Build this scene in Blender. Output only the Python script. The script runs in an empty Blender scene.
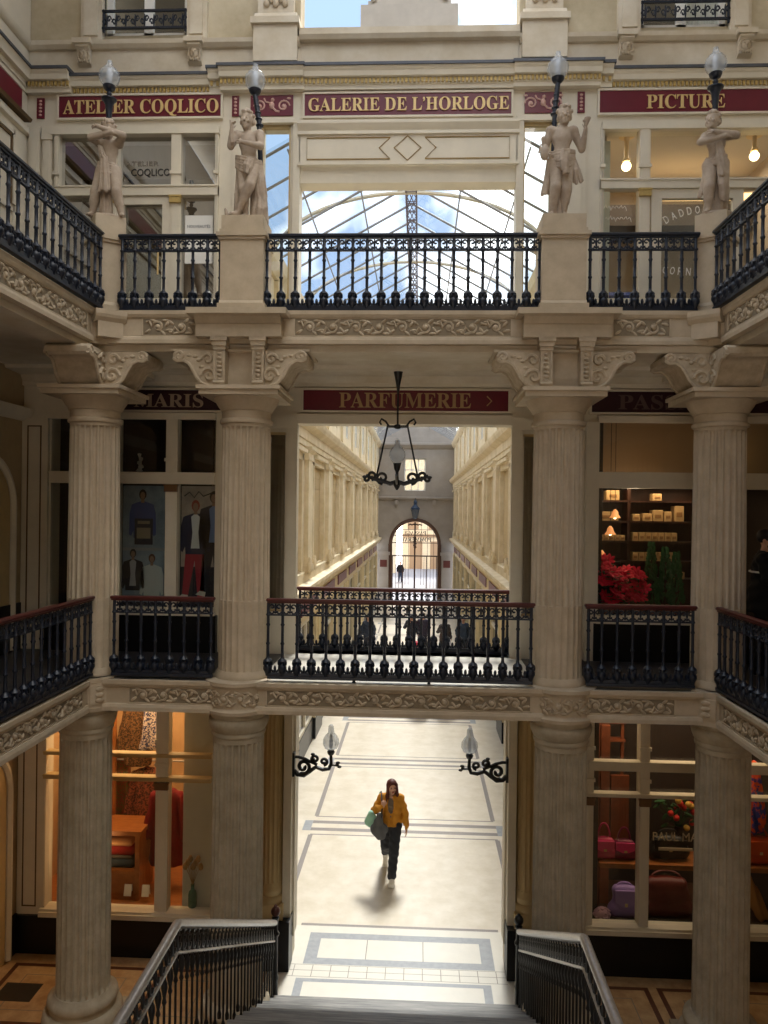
import bpy, math, random
import numpy as np
from mathutils import Matrix, Vector
random.seed(7)
PI = math.pi
SC = bpy.context.scene
COL = SC.collection

# ------------------------------------------------------------------ materials
def lin(c):
    return tuple((v/255/12.92 if v/255 <= .04045 else ((v/255+.055)/1.055)**2.4) for v in c)

def mat(name, rgb, rough=.6, metal=0., var=0., vs=6., bump=0., bs=40., rgb2=None, emit=None, es=0., spec=.4, stretch=None, lo=.35, hi=.65):
    m = bpy.data.materials.new(name); m.use_nodes = True
    nt = m.node_tree; b = nt.nodes['Principled BSDF']
    c = lin(rgb) + (1,)
    b.inputs['Base Color'].default_value = c
    b.inputs['Roughness'].default_value = rough
    b.inputs['Metallic'].default_value = metal
    b.inputs['Specular IOR Level'].default_value = spec
    co = None
    def coords(s):
        tc = nt.nodes.new('ShaderNodeTexCoord'); mp = nt.nodes.new('ShaderNodeMapping')
        nt.links.new(tc.outputs['Object'], mp.inputs['Vector'])
        mp.inputs['Scale'].default_value = stretch or (1, 1, 1)
        return mp.outputs['Vector']
    if var > 0 or rgb2:
        n = nt.nodes.new('ShaderNodeTexNoise'); n.inputs['Scale'].default_value = vs
        n.inputs['Detail'].default_value = 5; n.inputs['Roughness'].default_value = .65
        nt.links.new(coords(1), n.inputs['Vector'])
        r = nt.nodes.new('ShaderNodeValToRGB'); nt.links.new(n.outputs['Fac'], r.inputs['Fac'])
        r.color_ramp.elements[0].position = lo; r.color_ramp.elements[1].position = hi
        c2 = lin(rgb2) if rgb2 else tuple(v*(1-var) for v in c[:3])
        r.color_ramp.elements[0].color = tuple(c2) + (1,)
        r.color_ramp.elements[1].color = c
        nt.links.new(r.outputs['Color'], b.inputs['Base Color'])
    if bump > 0:
        n = nt.nodes.new('ShaderNodeTexNoise'); n.inputs['Scale'].default_value = bs; n.inputs['Detail'].default_value = 4
        nt.links.new(coords(1), n.inputs['Vector'])
        bp = nt.nodes.new('ShaderNodeBump'); bp.inputs['Strength'].default_value = bump; bp.inputs['Distance'].default_value = .01
        nt.links.new(n.outputs['Fac'], bp.inputs['Height']); nt.links.new(bp.outputs['Normal'], b.inputs['Normal'])
    if emit:
        b.inputs['Emission Color'].default_value = lin(emit) + (1,); b.inputs['Emission Strength'].default_value = es
    return m

def glassmat(name, tint=(255, 255, 255), ior=1.5, rough=.0):
    m = bpy.data.materials.new(name); m.use_nodes = True; nt = m.node_tree
    nt.nodes.remove(nt.nodes['Principled BSDF']); out = nt.nodes['Material Output']
    t = nt.nodes.new('ShaderNodeBsdfTransparent'); t.inputs[0].default_value = lin(tint) + (1,)
    g = nt.nodes.new('ShaderNodeBsdfGlossy'); g.inputs['Roughness'].default_value = rough
    f = nt.nodes.new('ShaderNodeLayerWeight'); f.inputs['Blend'].default_value = .5
    p = nt.nodes.new('ShaderNodeMath'); p.operation = 'POWER'; p.inputs[1].default_value = 4.
    q = nt.nodes.new('ShaderNodeMath'); q.operation = 'MULTIPLY_ADD'; q.inputs[1].default_value = .8; q.inputs[2].default_value = ((ior-1)/(ior+1))**2*2
    nt.links.new(f.outputs['Facing'], p.inputs[0]); nt.links.new(p.outputs[0], q.inputs[0])
    x = nt.nodes.new('ShaderNodeMixShader')
    nt.links.new(q.outputs[0], x.inputs[0]); nt.links.new(t.outputs[0], x.inputs[1]); nt.links.new(g.outputs[0], x.inputs[2])
    nt.links.new(x.outputs[0], out.inputs['Surface'])
    return m

M = {}
M['stone'] = mat('weathered_stone', (198, 182, 158), .8, var=.3, vs=5, bump=.05, bs=60, rgb2=(182, 166, 142))
M['stone_low'] = mat('grey_weathered_stone', (188, 176, 154), .8, vs=5, bump=.06, bs=50, rgb2=(166, 154, 132))
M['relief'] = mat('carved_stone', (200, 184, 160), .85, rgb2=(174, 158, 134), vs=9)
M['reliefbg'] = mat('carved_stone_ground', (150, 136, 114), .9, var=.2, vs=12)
M['cream'] = mat('cream_paint', (220, 210, 190), .55, var=.1, vs=2.5, bump=.04, bs=20)
M['creamd'] = mat('dull_cream_paint', (196, 170, 122), .55, var=.12, vs=3)
M['ochre'] = mat('ochre_line_paint', (150, 124, 70), .5)
M['plaster'] = mat('beige_render', (216, 206, 188), .85, vs=2.2, bump=.08, bs=25, rgb2=(198, 184, 160))
M['plasterold'] = mat('stained_render', (206, 194, 168), .9, vs=1.6, bump=.15, bs=18, rgb2=(180, 166, 138))
M['zinc'] = mat('zinc_flashing', (86, 88, 94), .5, metal=.3, var=.2)
M['dent'] = mat('gilded_moulding', (196, 168, 104), .45, metal=.2, var=.2, vs=30)
M['hallstone'] = mat('hall_limestone', (230, 214, 186), .75, vs=2.2, bump=.1, bs=20, rgb2=(208, 190, 154))
M['hallrec'] = mat('hall_blind_panel', (200, 176, 134), .8, var=.12, vs=3)
M['endwall'] = mat('shaded_limestone', (160, 150, 140), .8, var=.15, vs=1.5)  # grey tone stands for the shadow on the hall's end wall
M['red'] = mat('burgundy_sign_paint', (104, 22, 40), .35, var=.12, vs=5)
M['redd'] = mat('dark_burgundy_sign_paint', (52, 18, 28), .4, var=.15, vs=5)
M['gold'] = mat('gold_lettering', (216, 186, 128), .4, metal=.15)
M['golddull'] = mat('dull_gold_lettering', (168, 134, 94), .5)
M['redrelief'] = mat('pink_relief', (206, 168, 156), .6)
M['iron'] = mat('blue_black_iron', (20, 29, 46), .38, var=.25, vs=30, spec=.5)
M['ironk'] = mat('black_iron', (16, 17, 20), .4, spec=.5)
M['ironend'] = mat('grey_worn_iron', (176, 170, 164), .3, metal=.5, var=.2, vs=25)
M['railwood'] = mat('red_brown_handrail', (86, 36, 34), .35, var=.2, vs=20)
M['black'] = mat('black_gloss_paint', (12, 13, 17), .35, var=.2, vs=5)
M['terra'] = mat('terracotta_stone', (190, 174, 156), .7, vs=5, bump=.1, bs=50, rgb2=(160, 142, 124))
M['gfloor'] = mat('dark_gallery_floor', (58, 56, 58), .4, var=.2)
M['glass'] = glassmat('window_glass', (235, 238, 235))
M['glassroof'] = glassmat('roof_glass', (240, 246, 250), 1.3)
def globemat():
    m = bpy.data.materials.new('lamp_globe_glass'); m.use_nodes = True; nt = m.node_tree
    b = nt.nodes['Principled BSDF']; b.inputs['Base Color'].default_value = (.74, .78, .82, 1); b.inputs['Roughness'].default_value = .12
    t = nt.nodes.new('ShaderNodeBsdfTransparent'); t.inputs[0].default_value = (.86, .88, .91, 1); x = nt.nodes.new('ShaderNodeMixShader'); x.inputs[0].default_value = .3
    nt.links.new(t.outputs[0], x.inputs[1]); nt.links.new(b.outputs[0], x.inputs[2]); nt.links.new(x.outputs[0], nt.nodes['Material Output'].inputs['Surface'])
    return m
M['globe'] = globemat()
M['frost'] = mat('frosted_glass', (225, 230, 236), .25, spec=.6)
M['tile'] = mat('cream_marble', (214, 204, 188), .3, vs=3, rgb2=(198, 186, 166), spec=.5)
M['tileb'] = mat('white_marble_border', (212, 206, 194), .3, var=.06, vs=6, spec=.5)
M['grout'] = mat('grey_mosaic', (134, 124, 118), .45, var=.35, vs=60)
M['gtile'] = mat('blue_grey_marble', (150, 152, 156), .35, var=.2, vs=12)
M['joint'] = mat('tile_joint', (140, 132, 120), .6)
M['ftile'] = mat('beige_floor_tile', (200, 168, 126), .35, vs=5, rgb2=(168, 134, 96))
M['fbrown'] = mat('brown_floor_band', (96, 56, 40), .35, var=.25, vs=12)
M['fdark'] = mat('slate_floor_tile', (58, 52, 46), .4, var=.2)
M['gmarble'] = mat('streaked_grey_marble', (132, 128, 122), .4, vs=10, rgb2=(82, 80, 78), stretch=(.25, 4, 4))
M['wood'] = mat('warm_wood', (176, 112, 58), .45, vs=6, rgb2=(146, 86, 42), stretch=(1, 6, 1))
M['woodd'] = mat('dark_wood', (70, 40, 26), .5, vs=6, rgb2=(48, 26, 16), stretch=(1, 1, .3))
M['shopwall'] = mat('shop_back_wall', (206, 172, 128), .8, var=.1)
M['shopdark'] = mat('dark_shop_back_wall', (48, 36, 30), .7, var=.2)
M['shopgrey'] = mat('grey_display_panel', (222, 216, 198), .7, var=.06)
M['white'] = mat('white_paint', (236, 234, 228), .5)
M['print'] = mat('dark_print', (40, 40, 44), .6)
M['asphalt'] = mat('street_paving', (150, 150, 158), .8, var=.2)
M['street'] = mat('street_facade', (236, 216, 184), .8, var=.1)
M['bluegl'] = mat('blue_street_facade', (120, 156, 196), .4, var=.1)
M['bulb'] = mat('lit_bulb', (255, 240, 210), .4, emit=(255, 226, 170), es=9)
M['warmshade'] = mat('lit_glass_shade', (230, 170, 120), .4, emit=(255, 160, 90), es=.7)
M['glassr'] = glassmat('reflecting_shop_glass', (225, 228, 225), 2.9)
M['lineb'] = mat('brown_panel_line', (96, 74, 46), .6)
M['shade'] = mat('shaded_side_wall', (178, 156, 122), .7, var=.1)  # darker tone for the lower side walls, standing in for gallery shade
M['bark'] = mat('rear_wall_render', (178, 160, 134), .8)
M['strip'] = mat('lit_ceiling_strip', (255, 230, 190), .4, emit=(255, 205, 140), es=2.5)

def plain(name, rgb, rough=.7, **k):
    if name not in M: M[name] = mat(name, rgb, rough, **k)
    return M[name]

# ------------------------------------------------------------------ object helpers
ORG = {}
def tag(o, label, cat, group=None):
    o['label'] = label; o['category'] = cat
    if group: o['group'] = group
    return o

def root(name, label, cat, loc=(0, 0, 0), rz=0., group=None, local=False):
    o = bpy.data.objects.new(name, None); COL.objects.link(o)
    o.empty_display_size = .1
    o.location = loc; o.rotation_euler = (0, 0, rz)
    ORG[o.name] = Vector((0, 0, 0)) if (local or rz) else Vector(loc)
    return tag(o, label, cat, group)

def relabel(o, label): o['label'] = label; return o

def copy_tree(o, loc=None, rz=None, label=None, parent=None):
    c = o.copy(); COL.objects.link(c)
    if parent is not None: c.parent = parent
    if loc is not None: c.location = loc
    if rz is not None: c.rotation_euler = (0, 0, rz)
    if label: c['label'] = label
    for ch in list(o.children): copy_tree(ch, parent=c)
    return c

class MB:
    def __init__(s, T=None):
        s.v = []; s.f = []; s.mi = []; s.cur = 0; s.T = T
    def add(s, vs, fs):
        n = len(s.v)
        if s.T is not None:
            vs = [tuple(s.T @ Vector(p)) for p in vs]
        s.v += [tuple(p) for p in vs]
        s.f += [tuple(i+n for i in f) for f in fs]
        s.mi += [s.cur]*len(fs)
        return s
    def box(s, x0, x1, y0, y1, z0, z1, ch=0.):
        if ch <= 0:
            vs = [(x, y, z) for z in (z0, z1) for y in (y0, y1) for x in (x0, x1)]
            return s.add(vs, [(0, 2, 3, 1), (4, 5, 7, 6), (0, 1, 5, 4), (2, 6, 7, 3), (0, 4, 6, 2), (1, 3, 7, 5)])
        c = ch
        ring = [(x0+c, y0), (x1-c, y0), (x1, y0+c), (x1, y1-c), (x1-c, y1), (x0+c, y1), (x0, y1-c), (x0, y0+c)]
        inn = [(x0+2*c, y0+c), (x1-2*c, y0+c), (x1-c, y0+2*c), (x1-c, y1-2*c), (x1-2*c, y1-c), (x0+2*c, y1-c), (x0+c, y1-2*c), (x0+c, y0+2*c)]
        vs = [p+(z0,) for p in inn]+[p+(z0+c,) for p in ring]+[p+(z1-c,) for p in ring]+[p+(z1,) for p in inn]
        fs = [tuple(reversed(range(8))), tuple(range(24, 32))]
        for k in range(3):
            for i in range(8):
                j = (i+1) % 8
                fs.append((k*8+i, k*8+j, k*8+8+j, k*8+8+i))
        return s.add(vs, fs)
    def lathe(s, prof, c=(0, 0, 0), n=16, sx=1., sy=1.):
        vs = []; fs = []
        for r, z in prof:
            for i in range(n):
                a = 2*PI*i/n
                vs.append((c[0]+r*sx*math.cos(a), c[1]+r*sy*math.sin(a), c[2]+z))
        for k in range(len(prof)-1):
            for i in range(n):
                j = (i+1) % n
                fs.append((k*n+i, k*n+j, k*n+n+j, k*n+n+i))
        fs.append(tuple(reversed(range(n)))); fs.append(tuple(range((len(prof)-1)*n, len(prof)*n)))
        return s.add(vs, fs)
    def tube(s, pts, r, n=6, closed=False):
        pts = [Vector(p) for p in pts]; m = len(pts)
        rr = r if isinstance(r, (list, tuple)) else [r]*m
        vs = []; fs = []; N = None
        for i, p in enumerate(pts):
            if closed: t = pts[(i+1) % m]-pts[i-1]
            else: t = pts[min(i+1, m-1)]-pts[max(i-1, 0)]
            if t.length < 1e-9: t = Vector((0, 0, 1))
            t.normalize()
            if N is None:
                N = t.orthogonal().normalized()
            else:
                N = N-t*N.dot(t)
                N = N.normalized() if N.length > 1e-6 else t.orthogonal().normalized()
            B = t.cross(N)
            for k in range(n):
                a = 2*PI*k/n
                vs.append(tuple(p+(N*math.cos(a)+B*math.sin(a))*rr[i]))
        for i in range(m if closed else m-1):
            i2 = (i+1) % m
            for k in range(n):
                j = (k+1) % n
                fs.append((i*n+k, i*n+j, i2*n+j, i2*n+k))
        if not closed:
            fs.append(tuple(reversed(range(n)))); fs.append(tuple(range((m-1)*n, m*n)))
        return s.add(vs, fs)
    def prism(s, poly, y0, y1):            # polygon in XZ, extruded along Y
        n = len(poly)
        vs = [(x, y0, z) for x, z in poly]+[(x, y1, z) for x, z in poly]
        fs = [tuple(range(n)), tuple(reversed(range(n, 2*n)))]
        fs += [(i, i+n, (i+1) % n+n, (i+1) % n) for i in range(n)]
        return s.add(vs, fs)
    def prof_x(s, poly, x0, x1):           # profile in YZ, extruded along X
        n = len(poly)
        vs = [(x0, y, z) for y, z in poly]+[(x1, y, z) for y, z in poly]
        fs = [tuple(reversed(range(n))), tuple(range(n, 2*n))]
        fs += [(i, (i+1) % n, (i+1) % n+n, i+n) for i in range(n)]
        return s.add(vs, fs)
    def prof_y(s, poly, y0, y1):           # profile in XZ extruded along Y
        return s.prism(poly, y0, y1)
    def ell(s, c, r, n=10, m=6, rot=None):
        vs = []; fs = []
        for k in range(m+1):
            ph = -PI/2+PI*k/m
            for i in range(n):
                a = 2*PI*i/n
                v = Vector((r[0]*math.cos(ph)*math.cos(a), r[1]*math.cos(ph)*math.sin(a), r[2]*math.sin(ph)))
                if rot is not None: v = rot @ v
                vs.append((c[0]+v.x, c[1]+v.y, c[2]+v.z))
        for k in range(m):
            for i in range(n):
                j = (i+1) % n
                fs.append((k*n+i, k*n+j, k*n+n+j, k*n+n+i))
        return s.add(vs, fs)
    def quad(s, a, b, c, d): return s.add([a, b, c, d], [(0, 1, 2, 3)])
    def build(s, name, m, parent=None, smooth=35, kind=None, label=None):
        me = bpy.data.meshes.new(name)
        o = bpy.data.objects.new(name, me)
        off = Vector((0, 0, 0))
        if parent is not None:
            p = parent
            while p.parent is not None: p = p.parent
            off = ORG[p.name]
        me.from_pydata([(v[0]-off[0], v[1]-off[1], v[2]-off[2]) for v in s.v], [], s.f)
        for x in (m if isinstance(m, (list, tuple)) else [m]): me.materials.append(M[x] if isinstance(x, str) else x)
        if len(me.materials) > 1: me.polygons.foreach_set('material_index', s.mi)
        me.validate(); me.update()
        if smooth:
            me.polygons.foreach_set('use_smooth', [True]*len(me.polygons))
            me.set_sharp_from_angle(angle=math.radians(smooth))
        COL.objects.link(o)
        if parent is not None: o.parent = parent
        else: ORG[o.name] = Vector((0, 0, 0))
        if kind: o['kind'] = kind
        if label: o['label'] = label
        return o

def rotated(o_loc, rz): return Matrix.Translation(o_loc) @ Matrix.Rotation(rz, 4, 'Z')

def struct(mb, name, m, smooth=35): return mb.build(name, m, None, smooth, kind='structure')

BOLD = {**{chr(65+i): chr(0x1D400+i) for i in range(26)}, **{chr(97+i): chr(0x1D41A+i) for i in range(26)}, **{chr(48+i): chr(0x1D7CE+i) for i in range(10)}}
def text_mesh(txt, size_h, width, depth, serif=True):
    """outline lettering turned into mesh: cap height size_h, overall width, standing in XZ facing -Y, starting at x=0"""
    c = bpy.data.curves.new('lettering', 'FONT'); c.body = ''.join(BOLD.get(ch, ch) for ch in txt) if serif else txt
    c.extrude = .5; c.resolution_u = 3
    o = bpy.data.objects.new('lettering', c); COL.objects.link(o)
    dg = bpy.context.evaluated_depsgraph_get(); ev = o.evaluated_get(dg); me = ev.to_mesh()
    vs = [tuple(v.co) for v in me.vertices]; fs = [tuple(p.vertices) for p in me.polygons]
    ev.to_mesh_clear(); bpy.data.objects.remove(o); bpy.data.curves.remove(c)
    x0 = min(v[0] for v in vs); x1 = max(v[0] for v in vs); y1 = max(v[1] for v in vs); y0 = min(v[1] for v in vs)
    if y0 > -.1: y0 = 0 if abs(y0) < .05 else y0
    else: y0 = 0
    sx = width/(x1-x0); sz = size_h/(y1-y0)
    return [((v[0]-x0)*sx, -v[2]*depth, (v[1]-y0)*sz) for v in vs], fs

def lettering(txt, x0, x1, z0, h, y, m, parent, depth=.012, serif=True, flip=False, name='lettering'):
    vs, fs = text_mesh(txt, h, x1-x0, depth, serif)
    mb = MB()
    if flip: mb.add([(x1-v[0], y-v[1], z0+v[2]) for v in vs], fs)
    else: mb.add([(x0+v[0], y+v[1], z0+v[2]) for v in vs], fs)
    return mb.build(name, m, parent, smooth=0)

# ------------------------------------------------------------------ implicit surfaces for bodies
class Field:
    def __init__(s, lo, hi, h):
        s.lo = np.array(lo, float); s.h = h
        s.n = np.ceil((np.array(hi)-s.lo)/h).astype(int)+1
        s.D = np.full(s.n, 1.0, np.float32)
        s.ax = [s.lo[i]+np.arange(s.n[i])*h for i in range(3)]
    def sub(s, lo, hi):
        a = np.clip(np.floor((np.array(lo)-s.lo)/s.h).astype(int), 0, s.n)
        b = np.clip(np.ceil((np.array(hi)-s.lo)/s.h).astype(int)+1, 0, s.n)
        sl = tuple(slice(a[i], b[i]) for i in range(3))
        X = s.ax[0][sl[0]][:, None, None]; Y = s.ax[1][sl[1]][None, :, None]; Z = s.ax[2][sl[2]][None, None, :]
        return sl, X, Y, Z
    def mix(s, sl, d, k, op='u'):
        D = s.D[sl]
        if D.size == 0: return
        if op == 'u':
            if k > 0:
                hh = np.clip(.5+.5*(D-d)/k, 0, 1); s.D[sl] = D*(1-hh)+d*hh-k*hh*(1-hh)
            else: s.D[sl] = np.minimum(D, d)
        elif op == 's':
            d = -d
            if k > 0:
                hh = np.clip(.5-.5*(D-d)/k, 0, 1); s.D[sl] = D*(1-hh)+d*hh+k*hh*(1-hh)
            else: s.D[sl] = np.maximum(D, d)
    def cap(s, a, b, ra, rb=None, k=.02, op='u', fold=None, flat=None):
        rb = ra if rb is None else rb
        a = np.array(a, float); b = np.array(b, float); m = max(ra, rb)*(1/(min(flat) if flat else 1))+k+3*s.h+.01
        sl, X, Y, Z = s.sub(np.minimum(a, b)-m, np.maximum(a, b)+m)
        ab = b-a; L = max(ab@ab, 1e-12)
        t = np.clip(((X-a[0])*ab[0]+(Y-a[1])*ab[1]+(Z-a[2])*ab[2])/L, 0, 1)
        f = flat or (1, 1, 1)
        d = np.sqrt(((X-a[0]-t*ab[0])*f[0])**2+((Y-a[1]-t*ab[1])*f[1])**2+((Z-a[2]-t*ab[2])*f[2])**2)-(ra+t*(rb-ra))
        if fold: d = d+fold(X, Y, Z)
        s.mix(sl, d, k, op)
    def ell(s, c, r, k=.02, R=None, op='u', fold=None):
        c = np.array(c, float); r = np.array(r, float); m = max(r)+k+3*s.h+.01
        sl, X, Y, Z = s.sub(c-m, c+m)
        x, y, z = X-c[0], Y-c[1], Z-c[2]
        if R is not None:
            R = np.array(R)   # rows: local axes
            x, y, z = (R[0][0]*x+R[0][1]*y+R[0][2]*z, R[1][0]*x+R[1][1]*y+R[1][2]*z, R[2][0]*x+R[2][1]*y+R[2][2]*z)
        k0 = np.sqrt((x/r[0])**2+(y/r[1])**2+(z/r[2])**2)
        k1 = np.sqrt((x/r[0]**2)**2+(y/r[1]**2)**2+(z/r[2]**2)**2)+1e-9
        d = k0*(k0-1)/k1
        if fold: d = d+fold(X, Y, Z)
        s.mix(sl, d, k, op)
    def clip(s, fn):                     # keep where fn(X,Y,Z) < 0
        X = s.ax[0][:, None, None]; Y = s.ax[1][None, :, None]; Z = s.ax[2][None, None, :]
        s.D = np.maximum(s.D, np.broadcast_to(fn(X, Y, Z), s.D.shape).astype(np.float32))
    def mesh(s):
        D = s.D.copy()
        D[0] = D[-1] = 1; D[:, 0] = D[:, -1] = 1; D[:, :, 0] = D[:, :, -1] = 1
        neg = D < 0; nx, ny, nz = D.shape
        cnt = np.zeros((nx-1, ny-1, nz-1), np.int8)
        for dx in (0, 1):
            for dy in (0, 1):
                for dz in (0, 1):
                    cnt += neg[dx:nx-1+dx, dy:ny-1+dy, dz:nz-1+dz]
        cells = np.argwhere((cnt > 0) & (cnt < 8))
        if len(cells) == 0: return [], []
        idx = np.full(cnt.shape, -1, np.int64); idx[tuple(cells.T)] = np.arange(len(cells))
        acc = np.zeros((len(cells), 3)); num = np.zeros(len(cells))
        cor = [(a, b, c) for a in (0, 1) for b in (0, 1) for c in (0, 1)]
        V = {c: D[cells[:, 0]+c[0], cells[:, 1]+c[1], cells[:, 2]+c[2]].astype(float) for c in cor}
        for a in cor:
            for ax in range(3):
                if a[ax] == 0:
                    b = list(a); b[ax] = 1; b = tuple(b)
                    va, vb = V[a], V[b]; cr = (va < 0) != (vb < 0)
                    t = np.where(cr, va/np.where(va-vb == 0, 1, va-vb), 0)
                    for j in range(3):
                        acc[:, j] += np.where(cr, a[j]+(t if j == ax else 0), 0)
                    num += cr
        P = s.lo+(cells+acc/num[:, None])*s.h
        F = []
        for ax in range(3):
            o1, o2 = [(1, 2), (2, 0), (0, 1)][ax]
            sl0 = [slice(1, -1)]*3; sl1 = [slice(1, -1)]*3
            sl0[ax] = slice(0, -1); sl1[ax] = slice(1, None)
            A = neg[tuple(sl0)]; B = neg[tuple(sl1)]
            e = np.argwhere(A != B)
            if len(e) == 0: continue
            off = np.array([1, 1, 1]); off[ax] = 0
            g = e+off
            fl = A[tuple(e.T)]
            def at(d1, d2):
                q = g.copy(); q[:, o1] += d1; q[:, o2] += d2
                return idx[tuple(q.T)]
            q = np.stack([at(-1, -1), at(0, -1), at(0, 0), at(-1, 0)], 1)
            q = np.where(fl[:, None], q, q[:, ::-1])
            F.append(q)
        F = np.concatenate(F)
        return P.tolist(), F.tolist()
    def build(s, name, m, parent, T=None, label=None):
        v, f = s.mesh()
        mb = MB(T); mb.add(v, f)
        return mb.build(name, m, parent, smooth=80, label=label)

def unit(v): v = np.array(v, float); return v/np.linalg.norm(v)

def head(F, c, look, hs=1., hair=None, tilt=(0, 0, 1)):
    """skull, jaw, nose, brow, lips and ears around centre c; hs 1 = adult head 0.23 high"""
    f = unit(look); u = np.array(tilt, float); u = unit(u-f*(u@f)); r = np.cross(f, u)
    c = np.array(c, float); R = [r, f, u]
    W = lambda a, b, d: c+hs*(r*a+f*b+u*d)
    F.ell(W(0, -.008, .022), np.array((.074, .094, .092))*hs, .01*hs, R)
    F.ell(W(0, .02, -.045), np.array((.054, .062, .066))*hs, .03*hs, R)
    F.ell(W(0, .062, -.085), np.array((.026, .022, .024))*hs, .02*hs, R)
    for sg in (-1, 1):
        F.ell(W(sg*.03, .088, .004), np.array((.017, .012, .011))*hs, .008*hs, R, 's')
        F.ell(W(sg*.03, .078, .003), np.array((.013, .012, .010))*hs, .003*hs, R)
        F.ell(W(sg*.036, .07, -.028), np.array((.02, .016, .018))*hs, .015*hs, R)
        F.ell(W(sg*.074, -.005, -.008), np.array((.01, .018, .03))*hs, .006*hs, R)
    F.cap(W(0, .086, .012), W(0, .104, -.03), .009*hs, .014*hs, .012*hs)
    F.ell(W(0, .084, -.056), np.array((.022, .012, .007))*hs, .005*hs, R)
    F.ell(W(0, .080, -.068), np.array((.019, .013, .008))*hs, .005*hs, R)
    return W, R

def hand(F, wr, d, palmn, hs=1., side=1, curl=.5, k=.004):
    """palm and five bent fingers; wr wrist, d hand direction, palmn palm normal (towards which fingers curl)"""
    d = unit(d); n = np.array(palmn, float); n = unit(n-d*(n@d)); x = np.cross(d, n)*side
    P = lambda a, b, c: np.array(wr)+hs*(x*a+d*b+n*c)
    F.cap(P(-.018, .02, 0), P(-.022, .078, 0), .017*hs, .014*hs, .012*hs)
    F.cap(P(.012, .02, 0), P(.02, .08, 0), .018*hs, .014*hs, .012*hs)
    F.cap(P(0, -.01, 0), P(0, .05, 0), .021*hs, .018*hs, .012*hs)
    for i, (ox, L) in enumerate(((-.031, .062), (-.011, .078), (.010, .084), (.030, .074))):
        a1 = curl*.7; a2 = curl*1.7
        p0 = P(ox, .085-(.006 if i in (0, 3) else 0), 0)
        p1 = p0+hs*L*.5*(d*math.cos(a1)+n*math.sin(a1))
        p2 = p1+hs*L*.5*(d*math.cos(a2)+n*math.sin(a2))
        F.cap(p0, p1, .0095*hs, .0085*hs, k); F.cap(p1, p2, .0085*hs, .007*hs, k)
    t0 = P(.03, .03, .004); t1 = P(.058, .062, .012); t2 = P(.058, .09, .024+.02*curl)
    F.cap(t0, t1, .013*hs, .0105*hs, k*2); F.cap(t1, t2, .0105*hs, .008*hs, k)

def limb(F, a, b, c, r0, r1, r2, bulge=0., k=.02):   # upper and lower segment, tapering
    F.cap(a, b, r0, r1, k); F.cap(b, c, r1, r2, k)
    if bulge:
        a, b, c = map(np.array, (a, b, c))
        F.cap(b+(c-b)*.12, b+(c-b)*.5, r1*1.02, r1*.8+bulge*.3, k)

def foot(F, an, toe, s=1., k=.02):
    an = np.array(an, float); toe = np.array(toe, float)
    d = unit(toe-an*[1, 1, 0]-[0, 0, 0]); heel = np.array([an[0], an[1], toe[2]])-.05*s*np.array([d[0], d[1], 0])
    F.cap(an, heel, .036*s, .034*s, k); F.cap(heel, toe, .034*s, .03*s, k); F.cap(an, toe, .036*s, .024*s, k)
    side = np.cross(unit(toe-heel), (0, 0, 1))
    for i in range(5):
        o = (i-2)*.0155*s
        F.cap(toe+side*o, toe+side*o+unit(toe-heel)*(.03-.004*abs(i-1.5))*s-np.array([0, 0, .012*s]), .011*s, .009*s, .004)

def body(F, J, s=1., th=1., hands=(.4, .4), fem=False, feet=True):
    """one continuous human surface. J: joint name -> point. s: scale, th: limb thickness"""
    A = {k: np.array(v, float) for k, v in J.items()}
    pe, ch, ne, hd = A['pelvis'], A['chest'], A['neck'], A['head']
    sh = unit(A['shR']-A['shL']); up = unit(ch-pe); fr = np.cross(sh, up)*1.0
    R = [sh, fr, up]
    F.ell(ch+up*.02*s, np.array((.150, .098, .150))*s, .03*s, R)
    F.ell((ch+pe)/2, np.array((.118, .084, .14))*s, .05*s, R)
    F.ell(pe, np.array((.142 if not fem else .152, .098, .115))*s, .05*s, R)
    F.cap(ch+up*.08*s, ne, .065*s, .05*s, .04*s); F.cap(ne, hd-np.array([0, 0, .03*s]), .047*s, .05*s, .02*s)
    for sd in 'LR':
        F.cap(ch+up*.12*s, A['sh'+sd], .06*s, .054*s*th, .04*s)
        limb(F, A['sh'+sd], A['el'+sd], A['wr'+sd], .05*s*th, .037*s*th, .024*s*th, .01*s, .02*s)
        limb(F, A['hip'+sd], A['kn'+sd], A['an'+sd], .086*s*th, .054*s*th, .036*s*th, .03*s, .03*s)
        if feet: foot(F, A['an'+sd], A['toe'+sd], s)
    for sd, cu in zip('LR', hands):
        if cu is None: continue
        d = A.get('hd'+sd, A['wr'+sd]-A['el'+sd]); n = A.get('pn'+sd, np.array((0, -1., 0)))
        hand(F, A['wr'+sd], d, n, s*.95, -1 if sd == 'L' else 1, cu)
# ------------------------------------------------------------------ levels and planes (metres; x=0 is the axis of the hall)
ZM, ZU = 3.92, 7.86           # mid gallery floor, upper gallery floor
YF, YC, YW = 8.10, 8.42, 9.80  # gallery edge, column axis, shop wall
XS = 3.28                      # edge of the side galleries
XWL = 4.95                     # side walls
HX, HE = 2.4, 49.0             # hall half width, end wall
ORD = ['nearest', 'second', 'third', 'fourth', 'fifth', 'sixth', 'seventh', 'eighth', 'ninth', 'tenth', 'eleventh', 'twelfth']

def cells(x0, x1, z0, z1, holes):
    xs = sorted({x0, x1, *[min(max(h[i], x0), x1) for h in holes for i in (0, 1)]})
    zs = sorted({z0, z1, *[min(max(h[i], z0), z1) for h in holes for i in (2, 3)]})
    def solid(i, j):
        if i < 0 or j < 0 or i >= len(xs)-1 or j >= len(zs)-1: return False
        cx = (xs[i]+xs[i+1])/2; cz = (zs[j]+zs[j+1])/2
        return not any(h[0] < cx < h[1] and h[2] < cz < h[3] for h in holes)
    return xs, zs, solid

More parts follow.
